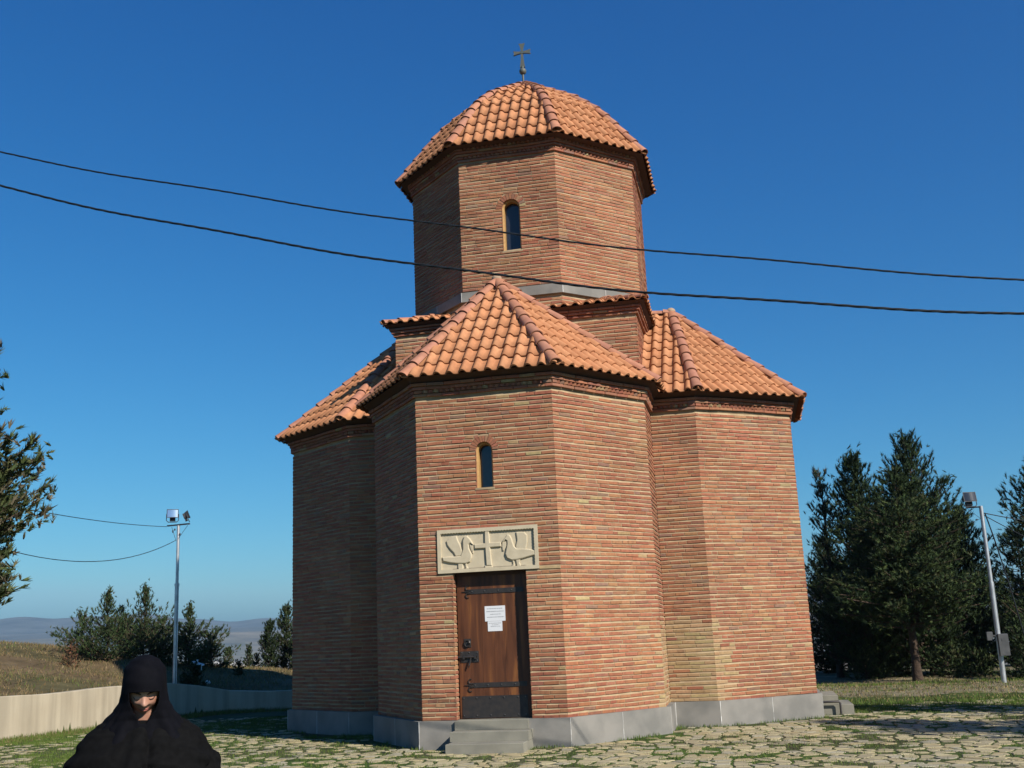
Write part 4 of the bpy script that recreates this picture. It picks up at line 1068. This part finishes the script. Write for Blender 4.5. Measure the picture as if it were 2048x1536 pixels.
mb = MB(); block(mb, -.24, -.12, -.1, 0, .95, 1.13, e=.01); mb.bar((-.13, -.06, 1.03), (0, -.04, 1.06), 0); mb.build('switch_box', 'box', pole2)
def cable(name, pts, r, label, group=None, n=6):
    c = Vector(pts[len(pts)//2]); mb = MB(); mb.tube(pts, r, n); o = mb.build(name, 'cable', None, True, tuple(c)); tag(o, label, 'cable', group); return o
top = lp+Vector((0, 0, 3.85)); gw = 'thin wires of the left lamp pole'
pt = Vector((-7.0, -8.4, 4.2))
cable('lamp_wire', wirepts(lp+Vector((-.33, 0, 3.87)), (-8.2, -6.4, 4.05), .12), .008, 'upper thin wire from the crossarm of the left lamp pole to the big pine', gw)
cable('lamp_wire', wirepts(lp+Vector((-.03, -.05, 3.50)), (-8.0, -6.9, 3.60), .62), .008, 'lower thin sagging wire from the left lamp pole to the big pine', gw)
gw = 'thin wires of the right lamp pole'; tp = rp+Vector((.05, 0, 3.72))
cable('lamp_wire', wirepts(tp, (12.5, 6.5, 3.15), .08), .010, 'upper wire leaving the top of the right lamp pole to the right', gw)
cable('lamp_wire', wirepts(tp-Vector((0, 0, .05)), (12.5, 7.5, 2.0), .1), .009, 'lower wire leaving the top of the right lamp pole to the right', gw)
cable('lamp_wire', wirepts(tp+Vector((.02, -.03, 0)), rp+Vector((.62, .3, .9)), -.18), .014, 'thick wire slanting down beside the right lamp pole', gw)
# ------------------------------------------------------------------ the two twisted power cables across the plaza
def twisted(a, b, sag, r, label, pitch=.55, ns=3, off=.014):
    a, b = Vector(a), Vector(b); n = 700; base = wirepts(a, b, sag, n); L = (b-a).length; d = (b-a).normalized(); s = d.cross(Vector((0, 0, 1))).normalized(); u = s.cross(d)
    root = empty('power_cable', tuple((a+b)/2)); tag(root, label, 'cable', 'twisted power cables crossing in front of the church'); c = Vector(root.location)
    wv = lambda t: Vector((0, 0, .012*math.sin(t*L*1.9)+.008*math.sin(t*L*.83+1)))
    for k in range(ns):
        pts = []
        for i, p in enumerate(base):
            t = i/(n-1); ph = 2*math.pi*(t*L/pitch+k/ns)+.8*math.sin(t*17); pts.append(p+wv(t)-c+(s*math.cos(ph)+u*math.sin(ph))*off)
        mb = MB(); mb.tube(pts, r, 5); mb.build('strand', 'cable', root, True)
CB1 = ((-10.9, -9.0, 9.85), (15.0, -9.0, 4.02)); CB2 = ((-10.9, -9, 9.62), (15.0, -9, 3.99))
def para(pl, x):
    (x0, z0), (x1, z1), (x2, z2) = pl
    return z0*(x-x1)*(x-x2)/((x0-x1)*(x0-x2))+z1*(x-x0)*(x-x2)/((x1-x0)*(x1-x2))+z2*(x-x0)*(x-x1)/((x2-x0)*(x2-x1))
for pl, r, off, lb in ((((-5.3, 7.89), (1.27, 6.0), (6.71, 4.82)), .0062, .0058, 'upper, thinner twisted power cable crossing the sky in front of the dome drum'),
                      (((-5.27, 7.42), (1.0, 5.545), (6.66, 4.47)), .0078, .0078, 'lower, thicker twisted power cable crossing in front of the roof')):
    xa, xb = -9.5, 12.5; a = (xa, -9, para(pl, xa)); b = (xb, -9, para(pl, xb)); xm = (xa+xb)/2
    twisted(a, b, (a[2]+b[2])/2-para(pl, xm), r, lb, off=off)
# ------------------------------------------------------------------ the nun in the foreground
nun = empty('person', (1.10, -16.13, 0)); nun.rotation_euler.z = R(-150)
tag(nun, 'nun in a black veil and habit with bowed head walking in the left foreground', 'person')
HT = Matrix.Translation((0, .073, 1.345)) @ Matrix.Rotation(R(-28), 4, 'X')
def gs(*a): return math.exp(-sum(v*v for v in a))
def face_pt(dx, dy, dz):
    x, y, z = .071*dx, .092*dy, .112*dz
    if dz < 0: x *= 1-.26*(-dz)**1.4; y *= 1-.10*(-dz)**2
    if dy > 0:
        ax = abs(x); n = sstep(.028, -.020, z)*sstep(-.036, -.024, z)
        y += (.006+.021*sstep(.022, -.020, z))*n*gs(x/(.009+.006*sstep(.0, -.024, z)))
        y += .004*gs((ax-.012)/.006, (z+.026)/.006)
        y -= .012*gs((ax-.031)/.015, (z-.006)/.011); y += .007*gs((ax-.031)/.011, (z-.001)/.0075)
        y += .005*gs((ax-.026)/.022, (z-.023)/.007); y += .007*gs((ax-.038)/.018, (z+.028)/.02)
        y += .005*gs(x/.020, (z+.050)/.005)+.006*gs(x/.018, (z+.060)/.005)-.004*gs(x/.022, (z+.0555)/.002)
        y += .009*gs(x/.02, (z+.088)/.014)
    return Vector((x, y, z))
def build_nun():
    random.seed(77)
    mb = MB(); nu, nv = 96, 84; rows = []
    for a in range(1, nv):
        t = math.pi*a/nv; rows.append([HT @ face_pt(math.sin(t)*math.sin(2*math.pi*b/nu), math.sin(t)*math.cos(2*math.pi*b/nu), math.cos(t)) for b in range(nu)])
    mb.grid(rows, 0, close=True); mb.face(rows[0], 0); mb.face(rows[-1][::-1], 0)
    for sx in (-1, 1):
        mb.sphere(HT @ Vector((sx*.073, -.008, -.006)), (.010, .018, .028), nu=12, nv=10)                       # ears
    mb.tube([(0, .045, 1.27), (0, .015, 1.19), (0, 0, 1.13)], [.050, .050, .062], 16)
    mb.tube([(0, 0, 1.19), (0, 0, 1.15), (0, 0, 1.05), (0, 0, .9), (0, 0, .78), (0, 0, .70)], [.06, .11, .135, .12, .125, .13], 20)
    for sx in (-1, 1):
        mb.tube([(sx*.05, 0, 1.15), (sx*.15, 0, 1.13), (sx*.19, .0, 1.07), (sx*.23, .03, .87), (sx*.225, .10, .66)], [.06, .058, .052, .042, .027], 12)
        mb.tube([(sx*.075, 0, .74), (sx*.09, .01, .44), (sx*.10, 0, .09)], [.085, .058, .038], 14)
        mb.tube([(sx*.10, -.03, .05), (sx*.10, .06, .04), (sx*.105, .16, .03)], [.045, .045, .03], 10)
        W = Vector((sx*.224, .105, .65)); mb.sphere(W+Vector((0, .012, -.045)), (.018, .034, .050), nu=12, nv=10)
        for k, (dy, ln) in enumerate(((-.024, .058), (-.008, .068), (.010, .073), (.027, .064))):
            b = W+Vector((0, .012+dy, -.080)); mb.tube([b, b+Vector((-sx*.006, .004, -ln*.5)), b+Vector((-sx*.022, .006, -ln))], [.0095, .009, .007], 8)
        b = W+Vector((-sx*.008, .040, -.030)); mb.tube([b, b+Vector((-sx*.012, .024, -.022)), b+Vector((-sx*.022, .028, -.048))], [.012, .010, .008], 8)
    o = mb.build('body', 'skin', nun, True); rm = o.modifiers.new('remesh', 'REMESH'); rm.mode = 'VOXEL'; rm.voxel_size = .0042; rm.use_smooth_shade = True
    def fy(x, z):      # front surface of the face at (x, z)
        best = min(((face_pt(math.sin(t)*math.sin(p_), math.sin(t)*math.cos(p_), math.cos(t))-Vector((x, 0, z))) for t in np.linspace(.5, 2.7, 60) for p_ in np.linspace(-1.2, 1.2, 50)), key=lambda v: v.x*v.x+v.z*v.z)
        return best.y
    for sx in (-1, 1):
        mb = MB(); mb.tube([HT @ Vector((sx*x, fy(sx*x, z)+.0012, z)) for x, z in ((.012, .020), (.024, .025), (.038, .025), (.050, .018))], [.002, .0034, .003, .0014], 6); mb.build('eyebrow', 'lash', nun, True)
        mb = MB(); mb.tube([HT @ Vector((sx*x, fy(sx*x, z)+.001, z)) for x, z in ((.018, -.002), (.026, -.007), (.036, -.007), (.044, -.001))], [.0016, .0024, .0024, .0014], 6); mb.build('eyelash', 'lash', nun, True)
    mb = MB(); mb.tube([HT @ Vector((x, fy(x, -.052)+.0008, -.0525-.002*math.cos(x*90))) for x in np.linspace(-.021, .021, 7)], [.0012, .0030, .0036, .003, .0036, .0030, .0012], 8)
    mb.tube([HT @ Vector((x, fy(x, -.060)+.0008, -.0605)) for x in np.linspace(-.018, .018, 7)], [.0012, .0034, .0042, .0044, .0042, .0034, .0012], 8); mb.build('lips', 'lip', nun, True)
    def tab(z, T_):
        for k in range(len(T_)-1):
            a, b = T_[k], T_[k+1]
            if b[0] <= z <= a[0]:
                t = (a[0]-z)/(a[0]-b[0]); t = t*t*(3-2*t)*.5+t*.5; return [lerp(a[q], b[q], t) for q in range(1, len(a))]
        return list((T_[0] if z > T_[0][0] else T_[-1])[1:])
    def shell(name, m, T_, zs, fold, hem=None, open_=None, nth=150, thick=.004):
        mb = MB(); g = []
        N = len(zs)
        for i_, z in enumerate(zs):
            row = []
            for k in range(nth):
                th = 2*math.pi*k/nth; zz = z
                if hem: zz = lerp(zs[0], hem(th), i_/(N-1))
                rx, rf, rb, cy = tab(zz, T_); s_, c_ = math.sin(th), math.cos(th)       # th=0 is the front
                r = fold(th, zz, i_/(N-1)); ry = rf if c_ > 0 else rb
                row.append(Vector((s_*(rx+r), cy+c_*(ry+r), zz)))
            g.append(row)
        base = len(mb.v)
        for r_ in g: mb.v += [tuple(p) for p in r_]
        for a in range(N-1):
            for b in range(nth):
                q = (a*nth+b, a*nth+(b+1) % nth, (a+1)*nth+(b+1) % nth, (a+1)*nth+b)
                if open_:
                    c = sum((Vector(mb.v[j_]) for j_ in q), Vector())/4
                    if open_(c): continue
                mb.f.append(q); mb.m.append(0); mb.c.append((1, 1, 1))
        o = mb.build(name, m, nun, True); sm_ = o.modifiers.new('s', 'SOLIDIFY'); sm_.thickness = thick; sm_.offset = 1; return o
    # veil: hood round the face, falling on the shoulders
    VT = [(1.480, .001, .001, .001, .035), (1.476, .026, .040, .04, .035), (1.458, .058, .092, .08, .038), (1.42, .083, .122, .11, .044), (1.37, .089, .136, .125, .05), (1.325, .091, .130, .13, .053), (1.29, .097, .116, .13, .050), (1.25, .120, .100, .125, .042), (1.215, .152, .098, .13, .03), (1.17, .190, .115, .15, .02), (1.11, .240, .15, .165, .01), (1.02, .30, .175, .18, .0)]
    def vfold(th, z, t):
        k = sstep(1.30, 1.12, z); return k*(.010*math.sin(5*th+9*z+1)+.006*math.sin(11*th-14*z)+.004*math.sin(19*th+5*z))+.0015*math.sin(4*th+40*z)
    def vop(c):
        if c.y < .06 or c.z > 1.331 or c.z < 1.200: return False
        w_ = lerp(.060, .058, (1.331-c.z)/.037) if c.z > 1.29 else lerp(.058, .012, ((1.29-c.z)/.088)**1.25); return abs(c.x) < w_
    zs = list(np.linspace(1.480, 1.47, 5))+list(np.linspace(1.465, 1.34, 16))+list(np.linspace(1.333, 1.19, 44))+list(np.linspace(1.18, 1.05, 14))
    shell('veil', 'veil', VT, zs, vfold, None, vop, 220)
    # shawl over shoulders and arms with diagonal folds and a pointed hem on her right
    ST = [(1.210, .150, .078, .15, .02), (1.190, .188, .100, .165, .015), (1.155, .232, .135, .18, .01), (1.11, .268, .170, .20, .01), (1.04, .298, .21, .21, .01), (.96, .310, .23, .22, .01), (.86, .312, .235, .225, .01), (.7, .31, .235, .225, .01)]
    def sfold(th, z, t):
        a = th if th < math.pi else th-2*math.pi
        dg = a*.9+z*11 if a > 0 else -a*1.1+z*13
        rdg = lambda v: 1-abs(math.sin(v))*2
        f = .007*rdg(dg*1.25+.4)+.006*rdg(dg*2.9+1.2+.5*math.sin(3*a))+.003*math.sin(9*a+3*z)
        f *= .35+.65*sstep(1.16, 1.02, z)
        f += .022*math.exp(-((a-.05-(1.2-z)*.5)/.10)**2)-.022*math.exp(-((a+.12-(1.2-z)*.3)/.06)**2)
        return f*sstep(1.25, 1.15, z)
    def hem(th):
        a = th if th < math.pi else th-2*math.pi
        z = .82+.20*sstep(.3, 1.5, abs(a))
        if a > 0: z += .045-.02*math.exp(-((a-1.45)/.18)**2)
        else: z += .055
        return z-.0
    shell('shawl', 'habit', ST, list(np.linspace(1.210, .8, 70)), sfold, hem, None, 200, .005)
    # habit
    HTB = [(1.18, .15, .10, .13, 0), (1.12, .225, .14, .17, 0), (1.0, .285, .19, .19, 0), (.85, .275, .20, .20, 0), (.6, .27, .21, .21, 0), (.3, .31, .25, .25, 0), (.03, .36, .30, .32, 0)]
    def hfold(th, z, t): k = sstep(1.1, .6, z); return (.006+.016*k)*math.sin(9*th+1.5*math.sin(z*3))+(.004+.010*k)*math.sin(17*th+2*z)
    shell('habit', 'habit', HTB, list(np.linspace(1.18, .03, 50)), hfold, None, None, 200)
    for sx in (-1, 1):
        mb = MB(); rows = []; C_ = [Vector(p) for p in ((sx*.17, 0, 1.12), (sx*.235, .0, 1.05), (sx*.255, .02, .95), (sx*.262, .05, .82), (sx*.250, .09, .68))]; rr = [.05, .075, .082, .085, .098]
        for i_ in range(25):
            t = i_/24*4; k = min(3, int(t)); p = C_[k].lerp(C_[k+1], t-k); r = lerp(rr[k], rr[k+1], t-k)
            rows.append([p+Vector((math.cos(q/32*2*math.pi), math.sin(q/32*2*math.pi), 0))*(r+.006*math.sin(q*.6+i_*.7)+.004*math.sin(q*1.3-i_*.9)) for q in range(32)])
        mb.grid(rows, 0, close=True); o = mb.build('sleeve', 'habit', nun, True); o.modifiers.new('s', 'SOLIDIFY').thickness = .004
build_nun()
# ------------------------------------------------------------------ small things on the bank
x, y, z = at(-27.6, 33.2); mb = MB(); mb.box((-.16, 0, .12), (.32, .03, -.10), (0, .12, .02), (0, .01, .03)); mb.tube([(-.02, .05, -.1), (-.02, .05, .16)], .012, 6); mb.tube([(.12, .06, -.1), (.12, .06, .06)], .012, 6)
mb.tube([(0, .04, .1), (.0, .04, .2)], .03, 8)
o = mb.build('board', 'paper'); o.location = (x, y, z+.12); tag(o, 'small tilted white board lying in the grass right of the lamp pole', 'board')
x, y, z = at(-27.05, 31.2); mb = MB(); random.seed(3); mb.sphere((0, 0, .03), (.07, .06, .06), 0, nu=7, nv=5); mb.v = [(p[0]*U(.8, 1.2), p[1]*U(.8, 1.2), p[2]*U(.8, 1.2)) for p in mb.v]; o = mb.build('rock', 'white'); o.location = (x, y, z); tag(o, 'small white stone on the bare slope right of the dark bush', 'stone')
# ------------------------------------------------------------------ distant town
random.seed(9)
for k in range(16):
    a_ = -26.75+k*.135+U(-.03, .03); D = U(1450, 1600); x, y = CAM.x+D*math.sin(R(a_)), CAM.y+D*math.cos(R(a_))
    w_, h, dp = U(4.5, 8), U(9, 17), 9
    root = empty('apartment_block', (x, y, -44)); tag(root, 'pale distant apartment block in the row of the far town', 'building', 'row of pale apartment blocks in the valley'); root.rotation_euler.z = R(-a_+U(-12, 12))
    mb = MB(); block(mb, -w_/2, w_/2, 0, dp, -2, h+16, e=.2); mb.build('wall', 'block', root)
random.seed(8)
# ------------------------------------------------------------------ haze
mb = MB(); mb.box((-9500, -400, -60), (19000, 0, 0), (0, 9800, 0), (0, 0, 312)); hz = mb.build('haze', 'white'); hm = bpy.data.materials.new('haze'); hm.use_nodes = True
n = hm.node_tree.nodes; n.remove(n['Principled BSDF']); pv = n.new('ShaderNodeVolumePrincipled'); hm.node_tree.links.new(pv.outputs[0], n['Material Output'].inputs['Volume'])
pv.inputs['Color'].default_value = (.40, .62, .80, 1); pv.inputs['Density'].default_value = .00016; pv.inputs['Anisotropy'].default_value = .2
hz.data.materials.clear(); hz.data.materials.append(hm); tag(hz, kind='stuff')
